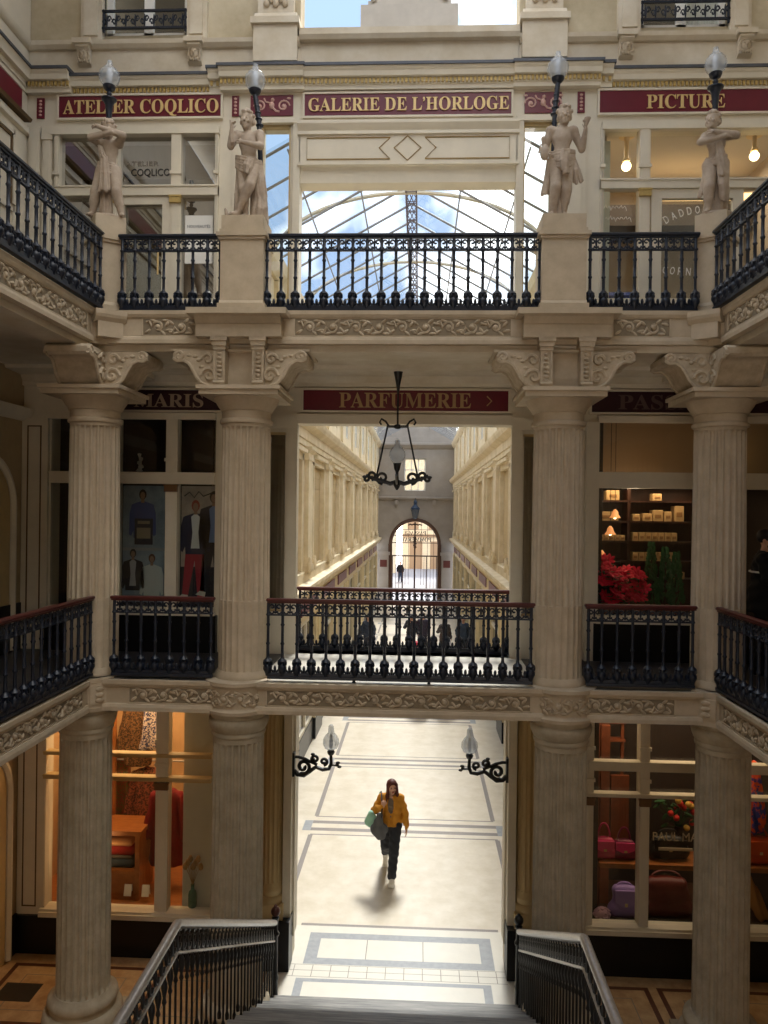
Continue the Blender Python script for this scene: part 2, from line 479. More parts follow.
def wall(mb, x0, x1, z0, z1, y0, y1, holes, axis='x'):
    """slab with rectangular openings; axis 'x': lies in XZ; axis 'y': lies in YZ (x,y swapped)"""
    xs, zs, solid = cells(x0, x1, z0, z1, holes)
    S = (lambda x, y, z: (x, y, z)) if axis == 'x' else (lambda x, y, z: (y, x, z))
    def q(a, b, c, d): mb.quad(S(*a), S(*b), S(*c), S(*d))
    for i in range(len(xs)-1):
        for j in range(len(zs)-1):
            if not solid(i, j): continue
            a, b, c, d = xs[i], xs[i+1], zs[j], zs[j+1]
            q((a, y0, c), (b, y0, c), (b, y0, d), (a, y0, d)); q((a, y1, c), (a, y1, d), (b, y1, d), (b, y1, c))
            if not solid(i-1, j): q((a, y0, c), (a, y0, d), (a, y1, d), (a, y1, c))
            if not solid(i+1, j): q((b, y0, c), (b, y1, c), (b, y1, d), (b, y0, d))
            if not solid(i, j-1): q((a, y0, c), (a, y1, c), (b, y1, c), (b, y0, c))
            if not solid(i, j+1): q((a, y0, d), (b, y0, d), (b, y1, d), (a, y1, d))

# ---------------------------------------------------------------- floor with its inlays
def make_floor():
    slots = ['ftile', 'tile', 'tileb', 'grout', 'gtile', 'joint', 'fbrown', 'fdark', 'asphalt']
    K = {n: i for i, n in enumerate(slots)}
    R = []
    def r(x0, x1, y0, y1, m): R.append((x0, x1, y0, y1, K[m]))
    def frame(x0, x1, y0, y1, w, m, wy=None):
        wy = wy or w
        r(x0, x0+w, y0, y1, m); r(x1-w, x1, y0, y1, m); r(x0, x1, y0, y0+wy, m); r(x0, x1, y1-wy, y1, m)
    r(-5.3, 5.3, -3, 10.62, 'ftile')
    for x0, x1 in ((-4.8, -3.05), (-2.95, -1.75), (1.8, 3.05), (3.15, 4.8)):
        frame(x0, x1, 8.35, 9.5, .06, 'fbrown')
        frame(x0+.25, x1-.25, 8.6, 9.28, .012, 'joint')
        r((x0+x1)/2-.006, (x0+x1)/2+.006, 8.41, 9.44, 'joint')
    r(-4.7, -4.25, 8.75, 9.1, 'fdark')
    r(-1.62, 1.62, 8.0, 10.62, 'tileb')
    r(-HX, HX, 10.62, HE+.4, 'tile'); r(-8, 8, HE+.4, 84, 'asphalt')
    r(-1.36, 1.36, 10.62, 10.68, 'grout')
    frame(-1.2, 1.23, 9.72, 10.45, .16, 'gtile', .14)
    for x in (-.42, .32): r(x, x+.012, 9.86, 10.31, 'joint')
    for k in range(12): r(-1.3+.23*k, -1.29+.23*k, 9.46, 9.7, 'joint')
    for y in (9.45, 9.58, 9.7): r(-1.36, 1.36, y, y+.01, 'joint')
    frame(-1.24, 1.15, 8.9, 9.42, .1, 'gtile', .07)
    for k in range(10):
        yb = 13.6+3.65*k
        if yb > HE-1.2: break
        x = 1.66
        r(-x, x, yb, yb+.04, 'grout'); r(-x-.16, x+.16, yb+.18, yb+.31, 'grout'); r(-x-.16, x+.16, yb+.50, yb+.63, 'grout'); r(-x, x, yb+.8, yb+.84, 'grout')
        r(-x-.03, -x+.05, yb+.84, yb+3.65, 'grout'); r(x-.05, x+.03, yb+.84, yb+3.65, 'grout')
        r(-x-.17, -x-.02, yb+.18, yb+.63, 'gtile'); r(x+.02, x+.17, yb+.18, yb+.63, 'gtile')
    r(-1.69, -1.61, 11.2, 13.6, 'grout'); r(1.61, 1.69, 11.2, 13.6, 'grout')
    xs = sorted({v for q in R for v in q[:2]}); ys = sorted({v for q in R for v in q[2:4]})
    mb = MB()
    own = {}
    for i in range(len(xs)-1):
        cx = (xs[i]+xs[i+1])/2
        run = None
        for j in range(len(ys)-1):
            cy = (ys[j]+ys[j+1])/2; m = None
            for q in reversed(R):
                if q[0] < cx < q[1] and q[2] < cy < q[3]: m = q[4]; break
            if run and run[0] == m: run[2] = ys[j+1]
            else:
                if run and run[0] is not None:
                    mb.cur = run[0]; mb.quad((xs[i], run[1], 0), (xs[i+1], run[1], 0), (xs[i+1], run[2], 0), (xs[i], run[2], 0))
                run = [m, ys[j], ys[j+1]]
        if run and run[0] is not None:
            mb.cur = run[0]; mb.quad((xs[i], run[1], 0), (xs[i+1], run[1], 0), (xs[i+1], run[2], 0), (xs[i], run[2], 0))
    struct(mb, 'floor', slots, smooth=0)
make_floor()

# ---------------------------------------------------------------- shop wall facing the court
holes = [(-4.62, -2.41, .5, 3.42), (2.43, 4.9, .5, 3.42), (-1.36, 1.36, -1, 3.6),
         (-4.58, -2.42, 4.4, 6.95), (2.43, 4.9, 4.4, 6.95), (-1.38, 1.38, ZM, 6.86),
         (-1.76, -1.52, 4.45, 6.75), (1.52, 1.76, 4.45, 6.75), (-1.78, -1.5, .7, 3.2), (1.5, 1.78, .7, 3.2),
         (-4.56, -2.42, ZU+.02, 10.56), (2.42, 4.9, ZU+.02, 10.62), (-1.38, 1.38, ZU, 9.94),
         (-1.87, -1.5, 8.3, 10.69), (1.46, 1.82, 8.3, 10.69)]
mb = MB(); wall(mb, -5.2, 5.2, 0, 11.3, YW, YW+.25, holes)
struct(mb, 'wall_back', 'cream', 0)
# attic above the cornice with its two windows, and the low parapet in the middle
mb = MB(); wall(mb, -5.2, -1.40, 11.3, 13.8, YW+.06, YW+.4, [(-3.97, -2.86, 11.9, 13.4)]); struct(mb, 'wall_attic_left', 'plasterold', 0)
mb = MB(); wall(mb, 1.40, 5.2, 11.3, 13.8, YW+.06, YW+.4, [(2.9, 4.0, 11.9, 13.4)]); struct(mb, 'wall_attic_right', 'plasterold', 0)
mb = MB(); mb.box(-1.4, 1.4, YW+.06, YW+.35, 11.3, 11.80); mb.prof_x([(YW-.02, 11.77), (YW-.05, 11.82), (YW-.05, 11.9), (YW+.0, 11.92), (YW+.4, 11.92), (YW+.4, 11.77)], -1.4, 1.4)
struct(mb, 'trim_1', 'plaster', 0)
mb = MB()
for sx in (-1, 1):           # band of plain render between cornice and string course, string course
    a, b = sorted((sx*1.4, sx*5.2))
    mb.box(a, b, YW+.02, YW+.08, 11.3, 11.70)
    mb.prof_x([(YW+.08, 11.68), (YW-.02, 11.69), (YW-.06, 11.73), (YW-.07, 11.78), (YW-.02, 11.8), (YW+.08, 11.81)], a, b)
struct(mb, 'trim_2', 'plaster', 0)
# cornice: breaks forward over the piers
mb = MB(); zinc = MB(); dn = MB()
def cornice(x0, x1, f, dz=0.):
    mb.T = zinc.T = dn.T = Matrix.Translation((0, 0, dz))
    mb.prof_x([(YW+.05, 11.10), (YW-.02-f, 11.10), (YW-.02-f, 11.15), (YW-.04-f, 11.16), (YW-.04-f, 11.225), (YW-.10-f, 11.23), (YW-.11-f, 11.29), (YW-.13-f, 11.31), (YW-.14-f, 11.335), (YW+.1, 11.34)], x0, x1)
    zinc.prof_x([(YW-.16-f, 11.335), (YW-.16-f, 11.37), (YW+.1, 11.40), (YW+.1, 11.335)], x0-.02, x1+.02)
    n = int((x1-x0)/.05)
    for i in range(n):
        x = x0+(i+.5)*(x1-x0)/n
        dn.box(x-.015, x+.015, YW-.065-f, YW-.035-f, 11.165, 11.22)
for x0, x1, f in ((-5.0, -4.35, .06), (-4.35, -2.55, -.035), (-2.55, -2.4, .02), (-2.4, -1.32, .07), (-1.32, 1.32, .045), (1.32, 2.4, .07), (2.4, 2.55, .02), (2.55, 5.0, -.035)): cornice(x0, x1, f, -.045 if f < 0 else 0)
c = struct(mb, 'trim_3', 'cream', 0); zinc.build('zinc_flashing', 'zinc', c, 0); dn.build('gilded_dentils', 'dent', c, 0)
# window surrounds, sills
for n, (x0, x1) in enumerate(((-3.97, -2.86), (2.9, 4.0))):
    mb = MB()
    for a, b in ((x0-.28, x0), (x1, x1+.26)):
        mb.box(a, b, YW-.02, YW+.1, 11.80, 13.7); mb.box(a+.05, b-.05, YW-.05, YW, 11.85, 13.7)
    w = mb.build(f'window_{n+1}', 'plaster', None, 0, kind='structure')
    f = MB()
    cx = (x0+x1)/2
    for a, b in ((x0, x0+.08), (x1-.08, x1), (cx-.06, cx+.06)): f.box(a, b, YW+.14, YW+.2, 11.9, 13.4)
    f.box(x0, x1, YW+.14, YW+.2, 11.9, 11.98)
    f.build('window_frame', 'white', w, 0)
    g = MB(); g.quad((x0, YW+.17, 11.9), (x1, YW+.17, 11.9), (x1, YW+.17, 13.4), (x0, YW+.17, 13.4)); g.build('pane', 'glass', w, 0)
    b = MB(); b.box(x0-.3, x1+.3, YW+.9, YW+1.0, 11.5, 13.8); b.box(x0-.3, x1+.3, YW+.4, YW+1, 13.7, 13.8)
    b.build('room_back', plain('window_room', (92, 86, 78)), w, 0)
    if n == 1:
        b = MB()
        for i in range(9):
            b.tube([(x1-.42+i*.045, YW+.3+.02*(i % 2), 11.9), (x1-.42+i*.045, YW+.3+.02*(i % 2), 13.4)], .025, 6)
        b.build('curtain', 'white', w, 30)

def mask_bracket(x, label):
    t = root('corbel', label, 'corbel', (x, YW-.02, 11.45), group='carved brackets under the string course')
    m = MB(); m.prof_x([(YW+.02, 11.72), (YW-.10, 11.72), (YW-.11, 11.68), (YW-.05, 11.64), (YW-.04, 11.5), (YW+.02, 11.47)], x-.085, x+.085)
    m.box(x-.12, x+.12, YW-.13, YW+.0, 11.71, 11.775); m.build('bracket', 'plaster', t, 0)
    m = MB(); m.ell((x, YW-.05, 11.59), (.06, .045, .075), 12, 8); m.ell((x, YW-.095, 11.585), (.014, .02, .024), 8, 6)
    for sg in (-1, 1):
        m.ell((x+sg*.025, YW-.088, 11.61), (.014, .01, .01), 8, 5); m.tube([(x+sg*.02, YW-.07, 11.65), (x+sg*.06, YW-.06, 11.64), (x+sg*.075, YW-.05, 11.58), (x+sg*.06, YW-.05, 11.53)], .014, 6)
    for k in range(4): m.ell((x-.045+.03*k, YW-.055, 11.52), (.018, .02, .03), 8, 5)
    m.build('mask', 'relief', t, 60)
mask_bracket(-4.2, 'small carved mask bracket under the attic window at upper left, left of the pair')
mask_bracket(-2.75, 'small carved mask bracket under the attic window at upper left, right of the pair')
mask_bracket(2.72, 'small carved mask bracket under the attic window at upper right, left of the pair')
mask_bracket(4.18, 'small carved mask bracket under the attic window at upper right, right of the pair')
# piers on the attic, either side of the open sky
for sx, lab in ((-1, 'left'), (1, 'right')):
    t = root('parapet_pier', f'beige stone pier with carved panel beside the open sky, {lab} of the clock pedestal', 'pier', (sx*1.7, YW, 11.46), group='attic piers')
    m = MB(); m.box(sx*1.7-.28, sx*1.7+.28, YW-.10, YW+.3, 11.46, 11.98); m.box(sx*1.7-.31, sx*1.7+.31, YW-.14, YW+.3, 11.92, 12.0)
    m.prof_x([(YW-.12, 12.0), (YW-.06, 12.09), (YW+.3, 12.09), (YW+.3, 12.0)], sx*1.7-.27, sx*1.7+.27)
    m.box(sx*1.7-.23, sx*1.7+.23, YW-.06, YW+.3, 12.09, 13.2); m.build('shaft', 'plaster', t, 0)
    m = MB()
    for k in range(5): m.ell((sx*1.7-.12+.06*k, YW-.075, 12.2+.05*(k % 2)), (.04, .025, .05), 8, 6)
    for k in (-1, 1): m.tube([(sx*1.7+k*(.02+.1*math.cos(a)*.6), YW-.075, 12.3+.07*math.sin(a)) for a in [i*PI/6 for i in range(12)]], .014, 5)
    m.build('carved_panel', 'relief', t, 60)
t = root('clock_pedestal', 'pale stone pedestal standing on the parapet against the open sky', 'pedestal', (0, YW+.15, 11.92))
m = MB(); m.box(-.62, .62, YW-.02, YW+.34, 11.92, 12.20); m.box(-.53, .53, YW+.02, YW+.3, 12.2, 12.27); m.box(-.48, .48, YW+.04, YW+.3, 12.27, 13.1)
m.build('plinth', plain('pale_stone', (206, 198, 186), .8, var=.12, vs=4), t, 0)
m = MB()
for sx in (-1, 1): m.tube([(sx*(.46+.05*math.cos(a)*(1-a/14)), YW+.0, 12.3+.06*math.sin(a)*(1-a/14)) for a in [i*.5 for i in range(22)]], .016, 6)
m.build('volute', plain('pale_stone', (206, 198, 186)), t, 60)

# ---------------------------------------------------------------- gallery slabs
for nm, z0, z1 in (('floor_mid_gallery', 3.60, ZM), ('floor_upper_gallery', 7.52, ZU)):
    m = MB()
    m.cur = 0
    for x0, x1, y0, y1 in ((-XWL, XWL, YF+.03, YW), (-XWL, -XS-.03, -2, YF+.03), (XS+.03, XWL, -2, YF+.03)):
        vs = [(x, y, z) for z in (z0, z1) for y in (y0, y1) for x in (x0, x1)]
        m.cur = 0; m.add(vs, [(0, 2, 3, 1), (0, 1, 5, 4), (2, 6, 7, 3), (0, 4, 6, 2), (1, 3, 7, 5)])
        xs = sorted({x0, x1, *[v for v in (-1.5, 1.5) if x0 < v < x1]})
        for a, b in zip(xs[:-1], xs[1:]): m.cur = 1 if abs(a+b) < 2 and y0 > 5 else 2; m.quad((a, y0, z1), (b, y0, z1), (b, y1, z1), (a, y1, z1))
    if z0 < 5:
        m.cur = 0; m.box(-1.36, 1.36, YW, YW+.30, z0, z1-.002); m.cur = 1; m.quad((-1.36, YW, z1), (1.36, YW, z1), (1.36, YW+.30, z1), (-1.36, YW+.30, z1))
    else:
        m.cur = 0; m.box(-1.38, 1.38, YW, YW+.30, z0, z1-.002)
    struct(m, nm, ['plaster', 'tileb', 'gfloor'], 0)
# beams under the upper gallery: stepped soffit mouldings
m = MB()
m.prof_x([(YF+.05, 7.53), (YF+.05, 7.44), (YF+.40, 7.44), (YF+.40, 7.50), (YF+.46, 7.53)], -XS, XS)
m.prof_x([(YW, 7.53), (YW-.5, 7.53), (YW-.46, 7.48), (YW-.1, 7.46), (YW-.05, 7.38), (YW, 7.36)], -XWL, XWL)
for sx in (-1, 1):
    for x in (1.7, 3.4): m.box(sx*x-.2, sx*x+.2, YF+.4, YW, 7.40, 7.53)
    a, b = sorted((sx*(XS+.05), sx*(XS+.35))); m.box(a, b, -2, YF+.1, 7.44, 7.53)
struct(m, 'trim_4', 'plaster', 0)

# ---------------------------------------------------------------- friezes with carved scrolls
def scroll_unit(m, x, z, w, h, y, s):
    """one rinceau unit: spiral stem with leaves, in relief on a face at y looking towards -Y"""
    pts = []
    for i in range(13):
        a = i/12*3.3*PI/2*1.5; r = h*.42*(1-i/15)
        pts.append((x+w*.5+s*0+math.cos(a+PI)*r*.95, y-.004, z+s*math.sin(a+PI)*r))
    m.tube([(x, y-.004, z-s*h*.32), (x+w*.12, y-.004, z-s*h*.38)]+pts, [.015]*2+[.016-.0006*i for i in range(13)], 5)
    m.ell((x+w*.5, y-.008, z), (.03, .02, .03), 7, 4)
    for k, (dx, dz, a) in enumerate(((.06, .30, .6), (.30, -.42, -.3), (.72, .40, -.7), (.9, -.2, .9), (.98, .22, .2), (.82, -.42, 0))):
        m.ell((x+w*dx, y-.004, z+s*dz*h), (.042, .016, .017), 6, 4, Matrix.Rotation(a*s, 3, 'Y'))

def frieze(name, length, z0, z1, panels, T, moulds=True):
    """face of a gallery edge in local coordinates: x along, face towards -Y at y=0"""
    m = MB(T); h = z1-z0
    m.box(0, length, 0, .06, z0, z1)
    m.prof_x([(0, z1-.06), (-.02, z1-.05), (-.035, z1-.02), (-.035, z1+.02), (.06, z1+.02), (.06, z1-.06)], 0, length)
    m.prof_x([(0, z0+.05), (-.02, z0+.04), (-.03, z0+.01), (-.03, z0-.03), (.06, z0-.03), (.06, z0+.05)], 0, length)
    o = struct(m, name, 'stone', 0)
    rel = MB(T); fr = MB(T)
    for a, b in panels:
        n = max(2, round((b-a)/.235)); w = (b-a)/n
        zc = (z0+z1)/2
        for i in range(n): scroll_unit(rel, a+i*w, zc, w, h-.14, 0, 1 if i % 2 else -1)
        for q in ((a-.05, b+.05, zc+(h-.13)/2+.005, zc+(h-.13)/2+.02), (a-.05, b+.05, zc-(h-.13)/2-.02, zc-(h-.13)/2-.005)):
            fr.box(q[0], q[1], -.012, .01, q[2], q[3])
        fr.box(a-.05, a-.035, -.012, .01, zc-(h-.13)/2-.02, zc+(h-.13)/2+.02); fr.box(b+.035, b+.05, -.012, .01, zc-(h-.13)/2-.02, zc+(h-.13)/2+.02)
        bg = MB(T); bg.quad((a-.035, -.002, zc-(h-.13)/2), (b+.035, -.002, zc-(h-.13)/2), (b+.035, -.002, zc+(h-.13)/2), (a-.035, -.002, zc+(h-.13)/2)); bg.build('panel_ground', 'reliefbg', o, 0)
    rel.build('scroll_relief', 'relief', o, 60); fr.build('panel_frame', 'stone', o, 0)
Tf = lambda x: Matrix.Translation((x, YF, 0))
frieze('trim_5', 6.3, 3.62, 3.90, [(.32, 1.2), (1.80, 4.5), (5.10, 5.98)], Tf(-3.15))
frieze('trim_6', 6.3, 7.54, 7.84, [(.42, .92), (2.05, 4.25), (5.38, 5.88)], Tf(-3.15))
L = YF+2-.1
for nm, z0, z1, sx in (('trim_7', 3.62, 3.90, -1), ('trim_8', 3.62, 3.90, 1), ('trim_9', 7.54, 7.84, -1), ('trim_10', 7.54, 7.84, 1)):
    if sx < 0: T = Matrix.Translation((-XS, YF-.12-L, 0)) @ Matrix.Rotation(PI/2, 4, 'Z')     # faces +X
    else: T = Matrix.Translation((XS, YF-.12, 0)) @ Matrix.Rotation(-PI/2, 4, 'Z')             # faces -X
    p = (L-4.2, L-.15) if sx < 0 else (.15, 4.2)
    frieze(nm, L, z0, z1, [p], T)
# chamfered corner pieces of the mid gallery edge
for sx, nm in ((-1, 'trim_11'), (1, 'trim_12')):
    T = Matrix.Translation((sx*3.2, YF-.0, 0)) @ Matrix.Rotation(-sx*PI/4*0.8, 4, 'Z')
    m = MB(T); m.box(-.15, .15, -.035, .15, 3.58, 3.93); m.box(-.10, .10, -.05, 0, 3.66, 3.86)
    m.box(-.15, .15, -.035, .15, 7.50, 7.86)
    o = struct(m, nm, 'stone', 0)
    r = MB(T)
    for k in range(3): r.ell((0, -.052, 3.70+.06*k), (.05, .015, .028), 8, 5)
    r.build('rosette', 'relief', o, 60)

# ---------------------------------------------------------------- columns
def fluted(m, cx, cy, zs, Rs, dep, N=24):
    us = (0, .11, .16, .25, .38, .5, .62, .75, .84, .89)
    sh = [0 if u <= .11 or u >= .89 else math.sqrt(max(0, 1-((u-.5)/.39)**2)) for u in us]
    n = N*len(us); vs = []
    for z, R, d in zip(zs, Rs, dep):
        for i in range(N):
            for u, q in zip(us, sh):
                a = 2*PI*(i+u)/N; r = R-d*q
                vs.append((cx+r*math.cos(a), cy+r*math.sin(a), z))
    fs = []
    for k in range(len(zs)-1):
        for i in range(n):
            j = (i+1) % n; fs.append((k*n+i, k*n+j, k*n+n+j, k*n+n+i))
    m.add(vs, fs)
D0 = .036
def volute_bracket(m, x0, sx, y0, y1):
    """console that reaches sideways under a beam: x0 inner edge, sx direction"""
    P = [(0, 7.06), (.10, 7.06), (.17, 7.09), (.22, 7.15), (.26, 7.23), (.30, 7.29), (.36, 7.325), (.43, 7.32), (.47, 7.345), (.475, 7.40), (.44, 7.43), (0, 7.43)]
    poly = [(x0+sx*x, z) for x, z in P]
    if sx < 0: poly = poly[::-1]
    m.prism(poly, y0, y1)
    for yy in (y0-.006, y1):
        for cx, cz, R, t in ((.405, 7.37, .055, 2.6), (.10, 7.34, .065, 2.4), (.085, 7.17, .085, 2.6)):
            m.tube([(x0+sx*(cx+R*(1-i/18)*math.cos(i*t*PI/16)), yy, cz+R*(1-i/18)*math.sin(i*t*PI/16)) for i in range(16)], .02, 6)
        m.tube([(x0+sx*x, yy, z) for x, z in P[1:9]], .02, 6)
    m.tube([(x0+sx*.42, y0-.015, 7.365), (x0+sx*.42, y1+.015, 7.365)], .052, 10)
    for k, (x, z) in enumerate(((.2, 7.33), (.24, 7.37), (.17, 7.26), (.3, 7.38))): m.ell((x0+sx*x, y0, z), (.03, .016, .018), 7, 4)

def triglyph(m, x, y, face=-1):
    m.box(x-.088, x+.088, y-.02, y+.2, 7.52, 7.565); m.box(x-.078, x+.078, y-.005, y+.2, 7.47, 7.52); m.box(x-.068, x+.068, y+.01, y+.2, 7.43, 7.47)
    m.prof_x([(y+.03, 7.43), (y+.05, 7.2), (y+.03, 7.07), (y+.16, 7.07), (y+.2, 7.43)], x-.06, x+.06)
    for s_ in (-1, 1): m.box(x+s_*.052-.01, x+s_*.052+.01, y+.015, y+.1, 7.10, 7.42)
    for k in range(7): m.ell((x, y+.04, 7.12+.045*k), (.03, .022, .02), 8, 5)
    m.tube([(x-.062, y+.03, 7.085), (x+.062, y+.03, 7.085)], .028, 8)

def upper_column(x, label, corner=0):
    t = root('column', label, 'column', (x, YC, ZM), group='fluted columns of the mid gallery')
    m = MB()
    m.lathe([(.315, ZM), (.315, ZM+.03), (.30, ZM+.06), (.285, ZM+.09)], (x, YC, 0), 48)
    fluted(m, x, YC, [ZM+.09, ZM+.12, 4.74, 4.77, 4.775, 6.61, 6.635, 6.65, 6.68], [.278, .277, .275, .275, .275, .264, .263, .263, .263], [0, .010, .010, .006, D0, D0, D0*.75, 0, 0])
    m.build('shaft', 'stone', t, 50)
    m = MB()
    m.lathe([(.262, 6.68), (.285, 6.69), (.292, 6.71), (.285, 6.73), (.266, 6.74), (.266, 6.82), (.285, 6.83), (.29, 6.85), (.325, 6.90), (.35, 6.945), (.355, 6.97), (.30, 6.98)], (x, YC, 0), 48)
    T = Matrix.Translation((x, YC, 0))
    m2 = MB(T)
    for z0, z1, w in ((6.965, 7.02, .42), (7.02, 7.06, .445)): m2.box(-w, w, -w, w, z0, z1)
    m.v += m2.v and []; n = len(m.v); m.f += [tuple(i+n for i in f) for f in m2.f]; m.mi += m2.mi; m.v += m2.v
    m.build('capital', 'stone', t, 40)
    b = MB(); v = MB()
    b.box(x-.28, x+.28, YF+.07, YC+.33, 7.06, 7.56); b.box(x-.34, x+.34, YF+.055, YC+.30, 7.425, 7.445)
    if not corner:
        b.box(x-.74, x+.74, YF+.0, YC+.3, 7.432, 7.46)
        b.prof_x([(YF+.1, 7.56), (YF-.14, 7.56), (YF-.14, 7.69), (YF-.16, 7.70), (YF-.20, 7.76), (YF-.25, 7.78), (YF-.25, 7.83), (YF+.1, 7.83)], x-.45, x+.45); b.box(x-.52, x+.52, YF-.26, YF+.1, 7.775, 7.835)
        for sx in (-1, 1): volute_bracket(v, x+sx*.24, sx, YF-.04, YF+.5); triglyph(v, x+sx*.205, YF-.12)
    else:
        s = -corner
        volute_bracket(v, x+s*.22, s, YF+.02, YF+.5)
        T2 = Matrix.Translation((x, YC, 0)) @ Matrix.Rotation(PI/2, 4, 'Z')
        v2 = MB(T2)
        volute_bracket(v2, -.26, -1, -.22, .22)
        v.add(v2.v, v2.f)
        v.box(min(x+s*.02, x+s*.14), max(x+s*.02, x+s*.14), YF-.03, YF+.15, 7.07, 7.44)
        T3 = Matrix.Translation((x+s*.32, YF-.08, 0)) @ Matrix.Rotation(s*PI/4*.8, 4, 'Z')
        b3 = MB(T3); b3.box(-.13, .13, -.02, .2, 7.56, 7.72); b3.prof_x([(-.02, 7.72), (-.05, 7.76), (-.06, 7.79), (-.06, 7.84), (.2, 7.84), (.2, 7.72)], -.16, .16); b.add(b3.v, b3.f)
    b.build('impost_block', 'stone', t, 0); v.build('scroll_bracket', 'relief', t, 45)
    return t

YL = 8.33
def lower_column(x, label):
    t = root('column', label, 'column', (x, YL, 0), group='fluted columns of the ground floor')
    YC = YL
    m = MB()
    m.box(x-.40, x+.40, YC-.40, YC+.40, 0, .13)
    m.lathe([(.40, .13), (.42, .16), (.425, .2), (.415, .25), (.385, .28), (.35, .29), (.345, .33), (.36, .35), (.372, .38), (.365, .42), (.34, .44), (.315, .455), (.30, .48)], (x, YC, 0), 48)
    m.build('base', 'stone_low', t, 50)
    m = MB(); fluted(m, x, YC, [.48, .50, .53, 3.22, 3.245, 3.26, 3.27], [.286, .285, .284, .274, .274, .274, .274], [0, D0*.7, D0, D0, D0*.75, 0, 0]); m.build('shaft', 'stone_low', t, 50)
    m = MB(); m.lathe([(.274, 3.265), (.274, 3.31), (.286, 3.32), (.292, 3.34), (.286, 3.36), (.282, 3.37), (.30, 3.39), (.318, 3.44), (.326, 3.48), (.318, 3.51), (.30, 3.52), (.30, 3.6)], (x, YC, 0), 48)
    m.build('capital', 'stone_low', t, 50)
    d = MB(); d.lathe([(.36, 3.585), (.365, 3.62), (.34, 3.64), (.335, 3.66), (.335, 3.85), (.345, 3.87), (.365, 3.89), (.365, 3.925), (.32, 3.93)], (x, YC, 0), 48); d.build('drum', 'stone', t, 40)
    r = MB()
    for k in range(4):
        u = MB(); scroll_unit(u, -.36+.18*k, 3.755, .18, .16, 0, 1 if k % 2 else -1)
        vs = [(x+(.336-p[1])*math.sin(p[0]/.34), YC-(.336-p[1])*math.cos(p[0]/.34), p[2]) for p in u.v]
        r.add(vs, u.f)
    r.build('scroll_relief', 'relief', t, 60)
    return t
for x, lab, cn in ((-3.41, 'outermost fluted stone column on the left, mid gallery, before the white arched wall', -1), (-1.71, 'inner left fluted stone column of the mid gallery, between posters and long hall', 0),
                   (1.70, 'inner right fluted stone column of the mid gallery, beside the poinsettia shop', 0), (3.42, 'outermost fluted stone column on the right, mid gallery, beside the person in black', 1)):
    upper_column(x, lab, cn)
for x, lab in ((-3.43, 'grey fluted column standing on the ground floor before the clothes shop window'), (-1.735, 'grey fluted column on the ground floor between clothes shop and passage'),
               (1.75, 'grey fluted column on the ground floor between passage and handbag shop'), (3.46, 'grey fluted column on the ground floor in front of the handbag shop, far right')):
    lower_column(x, lab)
